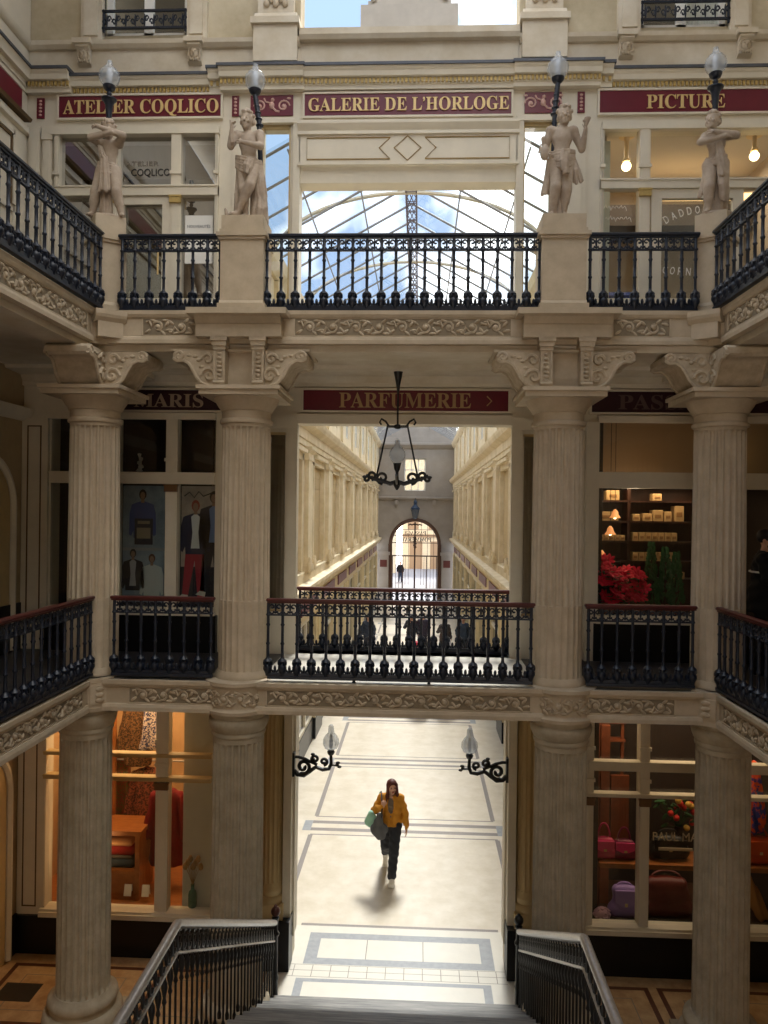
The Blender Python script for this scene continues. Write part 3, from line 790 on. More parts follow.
# ---------------------------------------------------------------- long hall behind the portal
winno = [10]
def hall_side(s, nm):
    side = 'left' if s < 0 else 'right'
    X = s*HX
    W0 = [10.85+3.92*k for k in range(10)]
    hl = [(w, w+1.95, 4.42, 6.86) for w in W0 if w+1.95 < HE]
    hl += [(w+.5, w+1.45, 8.35, 9.6) for w in W0 if w+1.95 < HE]
    m = MB(); a, b = sorted((X, X+s*.08)); wall(m, YW+.25, HE, 3.9, 10.15, a, b, hl, 'y')
    wl = struct(m, f'wall_hall_{side}', 'hallstone', 0)
    m = MB(); a, b = sorted((X+s*.08, X+s*.13)); m.box(a, b, YW+.25, HE, 3.9, 10.15); m.build('blind_bay_backing', 'hallrec', wl, 0)
    # entablature and ledge
    m = MB(); i = -s
    def pr(pts): m.prof_y([(X+i*d, z) for d, z in pts], YW+.25, HE)
    pr([(-.02, 7.2), (.05, 7.2), (.05, 7.32), (.08, 7.34), (.08, 7.55), (.14, 7.58), (.24, 7.64), (.28, 7.72), (.30, 7.80), (-.02, 7.84)])
    pr([(-.02, 3.78), (.10, 3.80), (.14, 3.9), (.22, 3.96), (.25, 4.02), (.25, 4.10), (.06, 4.14), (.06, 4.36), (-.02, 4.38)])
    pr([(-.02, 9.8), (.06, 9.82), (.16, 9.95), (.2, 10.1), (-.02, 10.15)])
    struct(m, f'trim_{13 if s < 0 else 14}', 'hallstone', 0)
    for k, w in enumerate(W0):
        if w+1.95 >= HE: break
        winno[0] += 1
        m = MB()
        a, b = sorted((X, X+i*.05))
        m.box(a, b, w-.14, w, 4.40, 7.0); m.box(a, b, w+1.95, w+2.09, 4.40, 7.0); m.box(a, b, w-.14, w+2.09, 6.86, 7.02)
        a2, b2 = sorted((X, X+i*.14)); m.box(a2, b2, w-.2, w+2.15, 7.02, 7.1)
        o = m.build(f'window_{winno[0]}', 'hallstone', None, 0, kind='structure')
        m = MB()
        for j in range(9):
            a3, b3 = sorted((X+s*.065, X+s*.078)); m.box(a3, b3, w, w+1.95, 4.42+.27*j, 4.42+.27*j+.255)
        m.build('blind_panel', 'hallrec', o, 0)
        m = MB()
        a, b = sorted((X+s*.02, X+s*.06)); m.box(a, b, w+.5, w+.58, 8.35, 9.6); m.box(a, b, w+1.37, w+1.45, 8.35, 9.6); m.box(a, b, w+.94, w+1.0, 8.35, 9.6); m.box(a, b, w+.5, w+1.45, 8.95, 9.0)
        m.build('upper_window_frame', 'white', o, 0)
        m = MB(); m.box(*sorted((X+s*.07, X+s*.09)), w+.5, w+1.45, 8.35, 9.6); m.build('upper_pane', plain('dim_pane', (120, 112, 96), .2), o, 0)
    proto = None
    ys = [w-.98 for w in W0]+[W0[-1]+2.94]
    ys = [y for y in ys if y > YW+.4 and y < HE-.4]
    for k, y in enumerate(ys):
        lab = f'pale pilaster on the {side} wall of the long hall, {ORD[k]} from the portal'
        if proto is None:
            t = proto = root('hall_pilaster', lab, 'pilaster', (X, y, 4.36), group=f'pilasters on the {side} wall of the long hall')
            m = MB(); a, b = sorted((X-s*.0, X+i*.10)); m.box(a, b, y-.34, y+.34, 4.36, 6.9); a, b = sorted((X, X+i*.14)); m.box(a, b, y-.40, y+.40, 4.36, 4.5); m.build('shaft', 'hallstone', t, 0)
            m = MB(); m.prof_y([(X+i*d, z) for d, z in [(-.0, 6.9), (.12, 6.9), (.12, 6.95), (.10, 6.97), (.10, 7.05), (.18, 7.14), (.18, 7.2), (0, 7.2)]], y-.42, y+.42); m.build('capital', 'hallstone', t, 0)
            m = MB()
            for dy in (-.42, .42):
                m = MB(); m.lathe([(.04, 4.36), (.06, 4.40), (.04, 4.46), (.07, 4.54), (.035, 4.61), (.04, 4.66), (.015, 4.70)], (X+i*.15, y+dy, 0), 10)
                m.build('ledge_vase', 'hallstone', t, 50)
            m = MB(); a, b = sorted((X, X+i*.08)); m.box(a, b, y-.3, y+.3, 7.84, 9.8); m.build('upper_shaft', 'hallstone', t, 0)
        else: copy_tree(proto, loc=(X, y, 4.36), label=lab)
    # ground floor shopfronts of the hall
    for k, w in enumerate(W0):
        if w+1.95 >= HE: break
        lab = f'shopfront with dark panes on the {side} of the marble hall, {ORD[k]} from the portal'
        t = root('hall_shopfront', lab, 'shopfront', (X, w, 0), group=f'shopfronts on the {side} side of the long hall')
        y0, y1 = w-1.97, w+1.95
        y0 = max(y0, YW+.26)
        m = MB(); a, b = sorted((X, X+s*.1)); m.box(a, b, y0, y1, 3.2, 3.8); m.box(a, b, y1-1.3, y1, 0, 3.2); m.box(a, b, y0, y0+.1, 0, 3.2)
        for q in (y1-1.3, y1-.7, y1-.08): m.box(*sorted((X, X+i*.05)), q, q+.08, .5, 3.2)
        m.build('surround', plain('hall_shop_ochre', (222, 204, 164), .5, var=.1), t, 0)
        m = MB(); m.box(*sorted((X, X+s*.09)), y0+.1, y1-1.3, 0, .55); m.box(*sorted((X, X+i*.07)), y1-1.34, y1+.0, 0, .52); m.build('bulkhead', 'black', t, 0)
        m = MB(); m.box(*sorted((X+s*.07, X+s*.09)), y0+.1, y1-1.3, .55, 3.2); m.build('dark_pane', plain('hall_dark_pane', (46, 40, 34), .12), t, 0)
        m = MB()
        for q in (.55, 2.4, 3.1): m.box(*sorted((X+s*.02, X+s*.07)), y0+.1, y1-1.3, q, q+.09)
        m.box(*sorted((X+s*.02, X+s*.07)), (y0+y1)/2-.6, (y0+y1)/2-.52, .55, 3.2); m.build('glazing_bar', 'cream', t, 0)
        m = MB(); m.box(*sorted((X, X+i*.03)), y0+.3, y1-.8, 3.36, 3.66); m.build('sign_board', 'red', t, 0)
hall_side(-1, 'a'); hall_side(1, 'b')

# end wall with arch
m = MB(); N = 20; R = 1.62; zs = 3.7; cx = -.03
outer = []
for zz in (0,): pass
def arch_wall(m, y, x0, x1, z0, z1, cx, R, zs, flip=False, n=24):
    pts = [(cx-R, z0), (cx-R, zs)]+[(cx-R*math.cos(PI*i/n), zs+R*math.sin(PI*i/n)) for i in range(1, n)]+[(cx+R, zs), (cx+R, z0)]
    def q(*p):
        p = [(a, y, b) for a, b in p]; m.quad(*(p if not flip else p[::-1]))
    q((x0, z0), (cx-R, z0), (cx-R, zs), (x0, zs)); q((cx+R, z0), (x1, z0), (x1, zs), (cx+R, zs))
    a = pts[1:-1]
    for i in range(len(a)-1):
        q((a[i][0], a[i][1]), (a[i+1][0], a[i+1][1]), (a[i+1][0], z1), (a[i][0], z1))
    q((x0, zs), (cx-R, zs), (cx-R, z1), (x0, z1)); q((cx+R, zs), (x1, zs), (x1, z1), (cx+R, z1))
    return pts
m = MB()
P = arch_wall(m, HE, -3, 3, 0, 6.6, cx, R, zs); arch_wall(m, HE+.5, -3, 3, 0, 6.6, cx, R, zs, True)
for a, b in zip(P[:-1], P[1:]): m.quad((a[0], HE, a[1]), (a[0], HE+.5, a[1]), (b[0], HE+.5, b[1]), (b[0], HE, b[1]))
wall(m, -3, 3, 6.6, 10.5, HE, HE+.5, [(-.75, .6, 7.1, 9.15)])
struct(m, 'wall_hall_end', 'endwall', 0)
m = MB(); m.prof_x([(HE, 6.45), (HE-.1, 6.5), (HE-.25, 6.6), (HE-.25, 6.68), (HE, 6.72)], -HX, HX); m.prof_x([(HE, 9.75), (HE-.1, 9.8), (HE-.3, 10.0), (HE-.3, 10.12), (HE, 10.16)], -HX, HX)
for sx in (-1, 1): m.box(sx*1.2-.1+cx, sx*1.2+.1+cx, HE-.22, HE, 6.2, 6.5)
struct(m, 'trim_15', 'endwall', 0)
m = MB(); m.tube([(cx-1.56*math.cos(PI*i/24), HE+.05, 3.7+1.56*math.sin(PI*i/24)) for i in range(25)], .13, 6)
for sx in (-1, 1): m.box(cx+sx*1.56-.12, cx+sx*1.56+.12, HE-.06, HE+.2, 0, 3.7)
struct(m, 'trim_16', plain('arch_brown', (84, 58, 44), .5), 40)
m = MB()
for x in (-.75, -.33, .1, .53): m.box(x, x+.06, HE+.2, HE+.26, 7.1, 9.15)
for z in (7.1, 7.75, 8.4, 9.09): m.box(-.75, .6, HE+.2, HE+.26, z, z+.06)
w = m.build('window_40', 'white', None, 0, kind='structure')
m = MB(); m.quad((-.75, HE+.23, 7.1), (.6, HE+.23, 7.1), (.6, HE+.23, 9.15), (-.75, HE+.23, 9.15)); m.build('pane', 'glass', w, 0)
# gate with the name of the passage, read from inside
t = root('iron_gate', 'iron and glass gate with reversed passage name filling the far arch', 'gate', (cx, HE+.3, 0))
m = MB()
for k in range(-7, 8):
    x = k*.2; top = 3.7+math.sqrt(max(0, 1.44**2-x*x))
    if abs(k) > 1: m.box(cx+x-.012, cx+x+.012, HE+.28, HE+.31, 1.1 if abs(k) < 4 else 0, 2.95 if k % 2 else top)
for z, h in ((2.9, .08), (3.75, .05), (4.22, .04), (4.6, .03)):
    hw = 1.46 if z < 3.7 else math.sqrt(1.46**2-(z-3.7)**2); m.box(cx-hw, cx+hw, HE+.27, HE+.33, z, z+h)
m.box(cx-.05, cx+.05, HE+.26, HE+.34, 0, 5.1)
for x in (-1.44, -.75, .75, 1.40): m.box(cx+x-.025, cx+x+.025, HE+.27, HE+.33, 0, 2.9)
m.build('bars', plain('gate_iron', (70, 50, 44), .5), t, 0)
lettering('PASSAGE', cx-.72, cx+.72, 4.28, .26, HE+.26, 'ironk', t, .04, flip=True)
lettering('POMMERAYE', cx-1.05, cx+1.05, 3.85, .28, HE+.26, 'ironk', t, .04, flip=True)
m = MB()
for i in range(9): m.ell((cx-.4+.1*i, HE+.3, 4.92+.04*(i % 2)), (.065, .02, .05), 8, 5)
m.build('scroll_crest', plain('gate_iron', (70, 50, 44), .5), t, 40); m = MB()
for i in range(6): m.ell((cx+.02*(-1)**i, HE+.27, 3.5+.12*i), (.1, .03, .08), 8, 5)
m.build('centre_ornament', plain('gate_iron', (70, 50, 44), .5), t, 40)
for sx, d in ((-1, 'left'), (1, 'right')):
    t = root('arch_pier', f'pale pier with a brown plaque beside the far arch, {d} side', 'pier', (sx*2.0, HE-.2, 0), group='piers of the far arch')
    m = MB(); m.box(sx*2.0-.32, sx*2.0+.32, HE-.25, HE, 0, 3.0); m.box(sx*2.0-.4, sx*2.0+.4, HE-.35, HE, 3.0, 3.2); m.build('shaft', 'endwall', t, 0)
    m = MB(); m.box(sx*2.0-.22, sx*2.0+.22, HE-.28, HE-.25, 2.25, 2.7); m.build('plaque', plain('plaque_brown', (92, 44, 36)), t, 0)
t = root('far_lantern', 'dark lantern hanging above the far arch', 'lantern', (cx, HE-.6, 5.4))
m = MB(); m.lathe([(.05, 6.5), (.12, 6.4), (.1, 6.2), (.28, 6.0), (.3, 5.9), (.1, 5.86)], (cx, HE-.6, 0), 8); m.build('cap', plain('lantern_blue', (40, 58, 84), .4), t, 0)
m = MB(); m.lathe([(.26, 5.88), (.16, 5.35), (.05, 5.3)], (cx, HE-.6, 0), 8); m.build('lantern_glass', plain('lantern_dim_glass', (84, 92, 104), .2), t, 0)
m = MB(); m.tube([(cx, HE-.6, 6.48), (cx, HE-.6, 6.6), (cx, HE+.02, 6.62)], .03, 6); m.build('arm', 'ironk', t, 0)
# street beyond the gate
m = MB(); m.box(-1.4, 9, 78, 79, 0, 14)
o = struct(m, 'wall_street', 'street', 0)
m = MB()
for z in (3.2, 6.4): m.box(-1.4, 9, 77.85, 78, z, z+.3)
for k in range(4): m.box(-.9+2.1*k, .2+2.1*k, 77.95, 78.01, 4.0, 6.0); m.box(-.7+2.1*k, .6+2.1*k, 77.95, 78.01, .0, 2.8)
m.build('facade_bands', plain('street_trim', (170, 140, 110)), o, 0)
m = MB(); m.box(-9, -1.9, 72, 73, 0, 14); struct(m, 'wall_street_left', 'street', 0)
m = MB(); m.box(-3.2, -2.6, HE+6, HE+14, 0, 7); m.box(2.6, 3.2, HE+6, HE+14, 0, 7); struct(m, 'wall_street_side', 'street', 0)

# glazed roof of the hall
t = root('glass_roof', 'pitched iron and glass roof over the long hall, seen through the upper opening', 'roof', (0, 10.1, 10.1))
ZE, ZR = 10.15, 11.55
m = MB()
for s in (-1, 1): m.quad((s*(HX+.1), YW+.3, ZE), (0, YW+.3, ZR), (0, HE, ZR), (s*(HX+.1), HE, ZE))
m.build('glass_sheet', 'glassroof', t, 0)
y = YW+.4; proto = {}
while y < HE:
    for s in (-1, 1):
        if s not in proto:
            m = MB(); m.tube([(s*(HX+.1), y, ZE-.02), (0, y, ZR-.02)], .021, 5); proto[s] = (m.build('rafter', plain('roof_iron', (128, 128, 130), .5), t, 0), y)
        else:
            c = proto[s][0].copy(); c.location.y += y-proto[s][1]; COL.objects.link(c)
    y += .85
k = 0; first = None
for k in range(11):
    y = 13.2+3.65*k
    if y > HE: break
    if first is None:
        m = MB(); m.tube([(-(HX)*math.cos(PI*i/24), y, 10.0+1.22*math.sin(PI*i/24)) for i in range(25)], .035, 6); first = m.build('arch_rib', plain('rib_cream', (206, 196, 176), .5), t, 60)
    else:
        c = first.copy(); c.location.y += 3.65*k; COL.objects.link(c)
m = MB()
for s in (-1, 1):
    m.tube([(s*.09, YW+.4, ZR-.08), (s*.09, HE, ZR-.08)], .014, 5); m.tube([(s*.09, YW+.4, ZR-.34), (s*.09, HE, ZR-.34)], .014, 5)
y = YW+.4
while y < HE-1:
    for s in (-1, 1): m.tube([(s*.09, y, ZR-.08), (-s*.09, y+.3, ZR-.34)], .009, 4)
    m.tube([(-.09, y, ZR-.34), (.09, y, ZR-.34)], .009, 4); m.tube([(-.09, y+.3, ZR-.08), (.09, y+.3, ZR-.08)], .009, 4)
    y += .42
m.build('ridge_lattice', plain('lattice_iron', (90, 78, 84), .5), t, 0)
for f in (.33, .66):
    for s in (-1, 1):
        m = MB(); x = s*(HX*(1-f)); z = ZE+(ZR-ZE)*f-.05; m.tube([(x, YW+.4, z), (x, HE, z)], .014, 5); m.build('purlin', plain('roof_iron', (128, 128, 130)), t, 0)
m = MB(); m.box(-HX-.1, HX+.1, HE+.02, HE+.4, 10.1, 11.6); m.build('end_gable', 'endwall', t, 0)
# ---------------------------------------------------------------- side and rear walls of the court
hl = []
for sx, nm in ((-1, 'wall_left'), (1, 'wall_right')):
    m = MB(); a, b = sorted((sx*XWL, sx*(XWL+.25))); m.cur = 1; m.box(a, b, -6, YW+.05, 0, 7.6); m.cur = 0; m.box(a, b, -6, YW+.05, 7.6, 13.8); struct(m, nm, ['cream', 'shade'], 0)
m = MB(); m.box(-5.2, 5.2, -6.3, -6, 0, 13.8); struct(m, 'wall_rear', 'bark', 0)
m = MB(); m.box(-XWL, -XWL+.03, 6, YW-.07, ZM, 4.52); m.box(-XWL, -XWL+.03, 9.55, YW-.07, 0, .5); struct(m, 'baseboard_left', 'black', 0)
X = -XWL
m = MB()
def py(pts): m.prof_y([(X+d, z) for d, z in pts], -6, YW)
py([(-.05, 11.10), (.02, 11.10), (.02, 11.15), (.04, 11.16), (.04, 11.225), (.10, 11.23), (.11, 11.29), (.13, 11.31), (.14, 11.335), (-.05, 11.34)])
py([(-.05, 11.68), (.02, 11.69), (.06, 11.73), (.07, 11.78), (.02, 11.8), (-.05, 11.81)])
py([(-.02, 10.55), (.05, 10.58), (.05, 10.66), (.02, 10.7), (-.02, 10.7)])
py([(-.02, 6.86), (.05, 6.88), (.12, 6.95), (.14, 7.02), (-.02, 7.04)])
for c, zs in ((8.9, 5.75), (8.9, 2.15)):
    R = .62
    pts = [(X+.03, c-R, zs-3 if zs > 5 else 0.0)] if 0 else []
    zb = ZM if zs > 5 else 0
    pts = [(X+.02, c+R, zb+.02)]+[(X+.02, c+R*math.cos(PI*i/20), zs+R*math.sin(PI*i/20)) for i in range(21)]+[(X+.02, c-R, zb+.02)]
    m.tube(pts, .05, 6)
for za, zb in ((9.55, 10.42), (8.0, 9.45)): m.box(X-.01, X+.03, 4, 9.45, zb, zb+.06); m.box(X-.01, X+.03, 9.42, 9.5, za, zb+.06)
o = struct(m, 'trim_17', 'cream', 40)
m = MB(); m.prof_y([(X-.01, 10.71), (X+.10, 10.70), (X+.12, 10.74), (X-.01, 10.76)], 4, 9.7); m.box(X-.01, X+.018, 4, 9.42, 10.38, 10.41); m.box(X-.01, X+.018, 9.39, 9.42, 9.55, 10.41); m.build('dark_line', 'lineb', o, 0)
z2 = MB(); z2.prof_y([(X+.16, 11.335), (X+.16, 11.37), (X-.1, 11.40), (X-.1, 11.335)], -6, YW-.1); z2.build('zinc_flashing', 'zinc', o, 0)
for n, (c, zs, zb) in enumerate(((8.9, 5.75, ZM), (8.9, 2.15, 0))):
    R = .57; m = MB()
    poly = [(c-R, zb)]+[(c-R*math.cos(PI*i/20), zs+R*math.sin(PI*i/20)) for i in range(21)]+[(c+R, zb)]
    vs = [(X+.012, a, b) for a, b in poly]; m.add(vs, [tuple(range(len(vs)))])
    m.build(f'door_{n+1}', 'creamd', None, 0, kind='structure')
m = MB()
for z0, z1 in ((4.2, 6.8), (.6, 3.3)):
    m.box(-4.94, -4.6, YW-.06, YW+.01, z0-.3 if z0 > 4 else 0, z1+.1)
o18 = struct(m, 'trim_18', 'cream', 0)
m = MB()
for z0, z1 in ((4.3, 6.8), (.6, 3.3)):
    for x in (-4.86, -4.69): m.box(x-.008, x+.008, YW-.067, YW-.06, z0, z1)
    for z in (z0, z1): m.box(-4.868, -4.682, YW-.067, YW-.06, z-.008, z+.008)
m.build('panel_line', 'lineb', o18, 0)

# unseen roof added over the court: solid ring whose opening limits the daylight
m = MB()
z = 14.2
for x0, x1, y0, y1 in ((-5.2, -2.7, -6.3, 10.2), (2.7, 5.2, -6.3, 10.2), (-2.7, 2.7, -6.3, -1.5), (-2.7, 2.7, 9.3, 10.2)): m.box(x0, x1, y0, y1, z, z+.2)
struct(m, 'ceiling_light_ring', 'plaster', 0)
# ---------------------------------------------------------------- cast iron balustrades
BAL = {}
def balustrade(name, label, p0, p1, z, H, railm, group, feet=()):
    d = Vector((p1[0]-p0[0], p1[1]-p0[1])); L = d.length; rz = math.atan2(d.y, d.x)
    t = root(name, label, 'balustrade', (p0[0], p0[1], z), rz, group, local=True)
    n = max(2, round(L/.157)); w = L/n
    m = MB()
    m.box(-.02, L+.02, -.035, .035, H-.035, H, .008); m.box(-.01, L+.01, -.02, .02, H-.05, H-.035)
    m.build('handrail', railm, t, 30)
    m = MB(); m.box(0, L, -.014, .014, H-.185, H-.168); m.build('upper_bar', 'iron', t, 0)
    m = MB(); m.box(0, L, -.03, .03, 0, .03); m.box(0, L, -.016, .016, .03, .065)
    for i in range(n+1):      # palmettes standing on the bottom bar between the balusters
        if i < n:
            x = (i+.5)*w
            m.ell((x, 0, .10), (.017, .014, .042), 6, 5)
            for s in (-1, 1):
                m.ell((x+s*.030, 0, .085), (.013, .012, .030), 6, 4, Matrix.Rotation(s*.6, 3, 'Y')); m.ell((x+s*.05, 0, .07), (.014, .012, .016), 6, 4)
    m.build('bottom_bar', 'iron', t, 50)
    m = MB(); zc = H-.11
    for i in range(n):
        x = (i+.5)*w
        for s in (-1, 1):
            m.tube([(x+s*(.036+.030*(1-k/13)*math.cos(k*.62)), 0, zc+.018+.030*(1-k/13)*math.sin(k*.62)) for k in range(10)], .0105, 4)
            m.tube([(x+s*(.040+.022*math.cos(-k*.7)), 0, zc-.032+.022*math.sin(-k*.7)) for k in range(6)], .010, 4)
        m.ell((x, 0, zc+.01), (.012, .01, .05), 6, 5); m.ell((x, 0, zc-.04), (.02, .01, .014), 6, 4)
    m.build('scroll_band', 'iron', t, 50)
    key = round(H, 2)
    if key not in BAL:
        b = MB()
        b.lathe([(.022, .03), (.026, .05), (.034, .07), (.050, .10), (.048, .13), (.032, .15), (.028, .16), (.050, .19), (.040, .205), (.020, .22), (.0165, .235), (.0155, H*.42), (.022, H*.43), (.022, H*.445), (.0155, H*.455), (.0155, H-.30), (.024, H-.28), (.016, H-.265), (.016, H-.19), (.028, H-.175), (.017, H-.16), (.017, H-.05)], (0, 0, 0), 10)
        for k in range(6):
            a = k*PI/3; b.ell((.04*math.cos(a), .04*math.sin(a), .165), (.013, .013, .028), 5, 4)
        o = b.build('baluster', 'iron', t, 50); BAL[key] = o; o.location = (w*0, 0, 0)
        rest = range(1, n+1)
    else: rest = range(0, n+1)
    for i in rest:
        c = BAL[key].copy(); c.parent = t; c.location = (min(max(i*w, .02), L-.02), 0, 0); COL.objects.link(c)
    for x in feet:
        f = MB(); f.lathe([(.02, -.045), (.025, -.03), (.014, -.01), (.014, .02)], (x, -.0, 0), 8); f.build('foot', 'iron', t, 40)
    return t
UB, MBZ = 7.88, 3.945
HU, HM = .83, .86
G1, G2 = 'blue-black balustrades of the upper gallery', 'balustrades with brown handrails of the mid gallery'
balustrade('balustrade', 'blue-black iron balustrade under the GALERIE DE L\'HORLOGE sign, upper gallery centre', (-1.46, 8.2), (1.46, 8.2), UB, HU, 'iron', G1)
balustrade('balustrade', 'short iron balustrade of the upper gallery between the two left statues', (-3.06, 8.2), (-1.95, 8.2), UB, HU, 'iron', G1)
balustrade('balustrade', 'short iron balustrade of the upper gallery between the two right statues', (1.95, 8.2), (3.08, 8.2), UB, HU, 'iron', G1)
balustrade('balustrade', 'long upper balustrade receding toward the viewer along the left side gallery', (-3.24, 3.6), (-3.24, 8.12), UB, HU, 'iron', G1)
balustrade('balustrade', 'long upper balustrade receding toward the viewer along the right side gallery', (3.24, 8.12), (3.24, 3.6), UB, HU, 'iron', G1)
balustrade('balustrade', 'brown-railed iron balustrade between the inner columns, in front of the long hall view', (-1.40, 8.2), (1.42, 8.2), MBZ, HM, 'railwood', G2, (.93, 1.73))
balustrade('balustrade', 'brown-railed balustrade farther back on the bridge at the opening of the long hall', (-1.36, 10.02), (1.38, 10.02), MBZ-.02, .83, 'railwood', G2)
balustrade('balustrade', 'short brown-railed balustrade below the two fashion posters', (-3.1, 8.2), (-2.0, 8.2), MBZ, HM, 'railwood', G2)
balustrade('balustrade', 'short brown-railed balustrade below the red poinsettia window', (1.98, 8.2), (3.1, 8.2), MBZ, HM, 'railwood', G2)
balustrade('balustrade', 'brown-railed mid balustrade receding toward the viewer on the left edge', (-3.3, 3.6), (-3.3, 8.12), MBZ, HM, 'railwood', G2)
balustrade('balustrade', 'brown-railed mid balustrade receding toward the viewer on the right edge', (3.32, 8.12), (3.32, 3.6), MBZ, HM, 'railwood', G2)

# ---------------------------------------------------------------- pedestals and statues
def pedestal(x, label, corner=0):
    t = root('statue_pedestal', label, 'pedestal', (x, 8.32, 7.84), -corner*PI/4*.8 if corner else 0, 'stone pedestals of the statues', local=True)
    w = .225 if not corner else .165
    m = MB(); m.box(-w-.03, w+.03, -w-.03, w+.03, 0, .10); m.prof_x([(-w-.03, .10), (-w, .14), (w, .14), (w+.03, .10)], -w-.01, w+.01)
    if not corner: w = .23
    m.box(-w, w, -w, w, .12, .80); m.build('shaft', 'stone', t, 0)
    m = MB(); m.box(-w-.02, w+.02, -w-.02, w+.02, .78, .81); m.box(-w-.04, w+.04, -w-.04, w+.04, .81, .85); m.box(-w-.01, w+.01, -w-.01, w+.01, .85, .89); m.box(-w+.005, w-.005, -w+.005, w-.005, .89, 1.08 if corner else 1.04)
    m.build('cap', 'stone', t, 0)
    return t
SX = (-3.26, -1.71, 1.68, 3.30)
pedestal(SX[0], 'small angled stone pedestal under the outermost left statue', -1); pedestal(SX[1], 'square stone pedestal under the inner left statue')
pedestal(SX[2], 'square stone pedestal under the inner right statue'); pedestal(SX[3], 'small angled stone pedestal under the outermost right statue', 1)

def folds(cx, cy, n, amp, tw=0., ph=0.):
    return lambda X, Y, Z: 1.9*amp*np.sin(n*np.arctan2(Y-cy, X-cx)+tw*Z+ph)
def fall(D, p, q, w0, w1, n, r, sd=1, dy=0.):
    """bundle of hanging cloth folds from p to q"""
    rr = random.Random(sd); p = np.array(p); q = np.array(q)
    for i in range(n):
        u = i/(n-1)-.5; o = -.035*(1-4*u*u)
        a = p+np.array((u*w0, o*.6+rr.uniform(-.01, .01), rr.uniform(-.02, .02))); c = q+np.array((u*w1, o+rr.uniform(-.015, .015), rr.uniform(-.05, .03)))
        m = (a+c)/2+np.array((rr.uniform(-.015, .015), -.02+rr.uniform(-.012, .012), 0)); k = r*rr.uniform(.75, 1.25)
        D.cap(a, m, k*.85, k, .012); D.cap(m, c, k, k*1.15, .012)
def swag(D, a, b, sag, n, r, step=.034, fy=-.04):
    """cloth drawn round the hips: curved folds from a to b"""
    a = np.array(a); b = np.array(b)
    for i in range(n):
        P = []
        for t in (0, .25, .5, .75, 1):
            v = a+(b-a)*t; v = v+np.array((0, fy*math.sin(PI*t)*1.2, -i*step-(sag+i*.012)*math.sin(PI*t))); P.append(v)
        for u, v in zip(P[:-1], P[1:]): D.cap(u, v, r*(1+.15*(i % 2)), r*(1+.15*(i % 2)), .012)
def statue(x, label, J, sc, extra, hs, look, th=1., rz=0., hair='curls'):
    t = root('statue', label, 'statue', (x, 8.32, 8.875 if abs(x) < 2 else 8.915), rz, 'terracotta-coloured statues carrying lamps', local=True)
    T = Matrix.Scale(sc, 4)
    F = Field((-.52, -.52, -.03), (.52, .42, 1.9), .0095)
    body(F, J, 1.0, th, (.7, .7))
    W, R = head(F, J['head'], look, hs)
    # hair belongs to the carved block: curls around the skull
    rnd = random.Random(3)
    for i in range(46):
        a = rnd.uniform(0, 2*PI); e = rnd.uniform(-.25, 1.35)
        p = np.array([math.cos(a)*math.cos(e), math.sin(a)*math.cos(e), math.sin(e)])
        if p[1] > .45 and p[2] < .55: continue
        F.ell(W(p[0]*.078, p[1]*.098-.01, p[2]*.098+.024), np.array((.026, .026, .026))*hs, .006)
    F.build('figure', 'terra', t, T)
    D = Field((-.52, -.52, -.03), (.52, .42, 1.5), .0095)
    extra(D)
    D.build('drapery', 'terra', t, T)
    b = MB(T); b.lathe([(.27, -.01), (.285, .01), (.28, .035), (.25, .045)], (0, 0, 0), 20, 1, .92); b.build('base', 'terra', t, 40)
    return t
def globe(t, x, y, z, r):
    g = MB(); g.lathe([(.03, -.92*r), (.55*r, -.85*r), (.86*r, -.5*r), (r, 0), (.9*r, .42*r), (.62*r, .78*r), (.36*r, 1.0*r), (.26*r, 1.25*r), (.24*r, 1.5*r), (.05*r, 1.52*r)], (x, y, z), 20); gg = g.build('glass_globe', 'globe', t, 60)
    g = MB(); g.lathe([(.02, -.8*r), (.030, -.5*r), (.034, .4*r), (.02, .8*r)], (x, y, z), 12); g.build('inner_tube', 'frost', gg, 60)
    g = MB(); g.lathe([(.02, -1.4*r), (.05*1, -1.25*r), (.55*r, -1.05*r), (.6*r, -.88*r), (.45*r, -.8*r)], (x, y, z), 16); g.build('globe_holder', 'iron', t, 50)
def torch(x, y, z0, zg, label, r=.115):
    t = root('torch_lamp', label, 'lamp', (x, y, z0), group='torch lamps on the outer statues')
    m = MB(); zc = zg-.31
    m.lathe([(.016, z0), (.020, z0+.03), (.022, zc-.25), (.032, zc-.10), (.043, zc), (.062, zc+.04), (.082, zc+.055), (.082, zc+.068), (.03, zc+.08), (.02, zc+.10), (.03, zc+.12), (.018, zc+.15), (.018, zg-1.3*r)], (x, y, 0), 18); m.build('torch', 'iron', t, 50)
    globe(t, x, y, zg, r)
def postlamp(x, y, z0, zg, label, r=.118, lean=0.):
    t = root('post_lamp', label, 'lamp', (x, y, z0), group='post lamps behind the inner statues')
    m = MB(); xt = x+lean
    m.tube([(x, y, z0), (x, y, z0+.7), (x+lean*.3, y, zg-.45), (xt, y, zg-.16)], .028, 10)
    for k in range(5): m.ell((x+lean*(.2+.15*k), y, zg-.5+.07*k), (.045-.004*k, .045-.004*k, .022), 10, 6)
    m.build('post', 'iron', t, 50)
    globe(t, xt, y, zg, r)

BASE = dict(pelvis=(0, 0, .92), chest=(0, -.01, 1.22), neck=(0, -.01, 1.42), head=(0, -.03, 1.56), shR=(-.17, 0, 1.37), shL=(.17, 0, 1.37), hipR=(-.085, 0, .88), hipL=(.085, 0, .88))
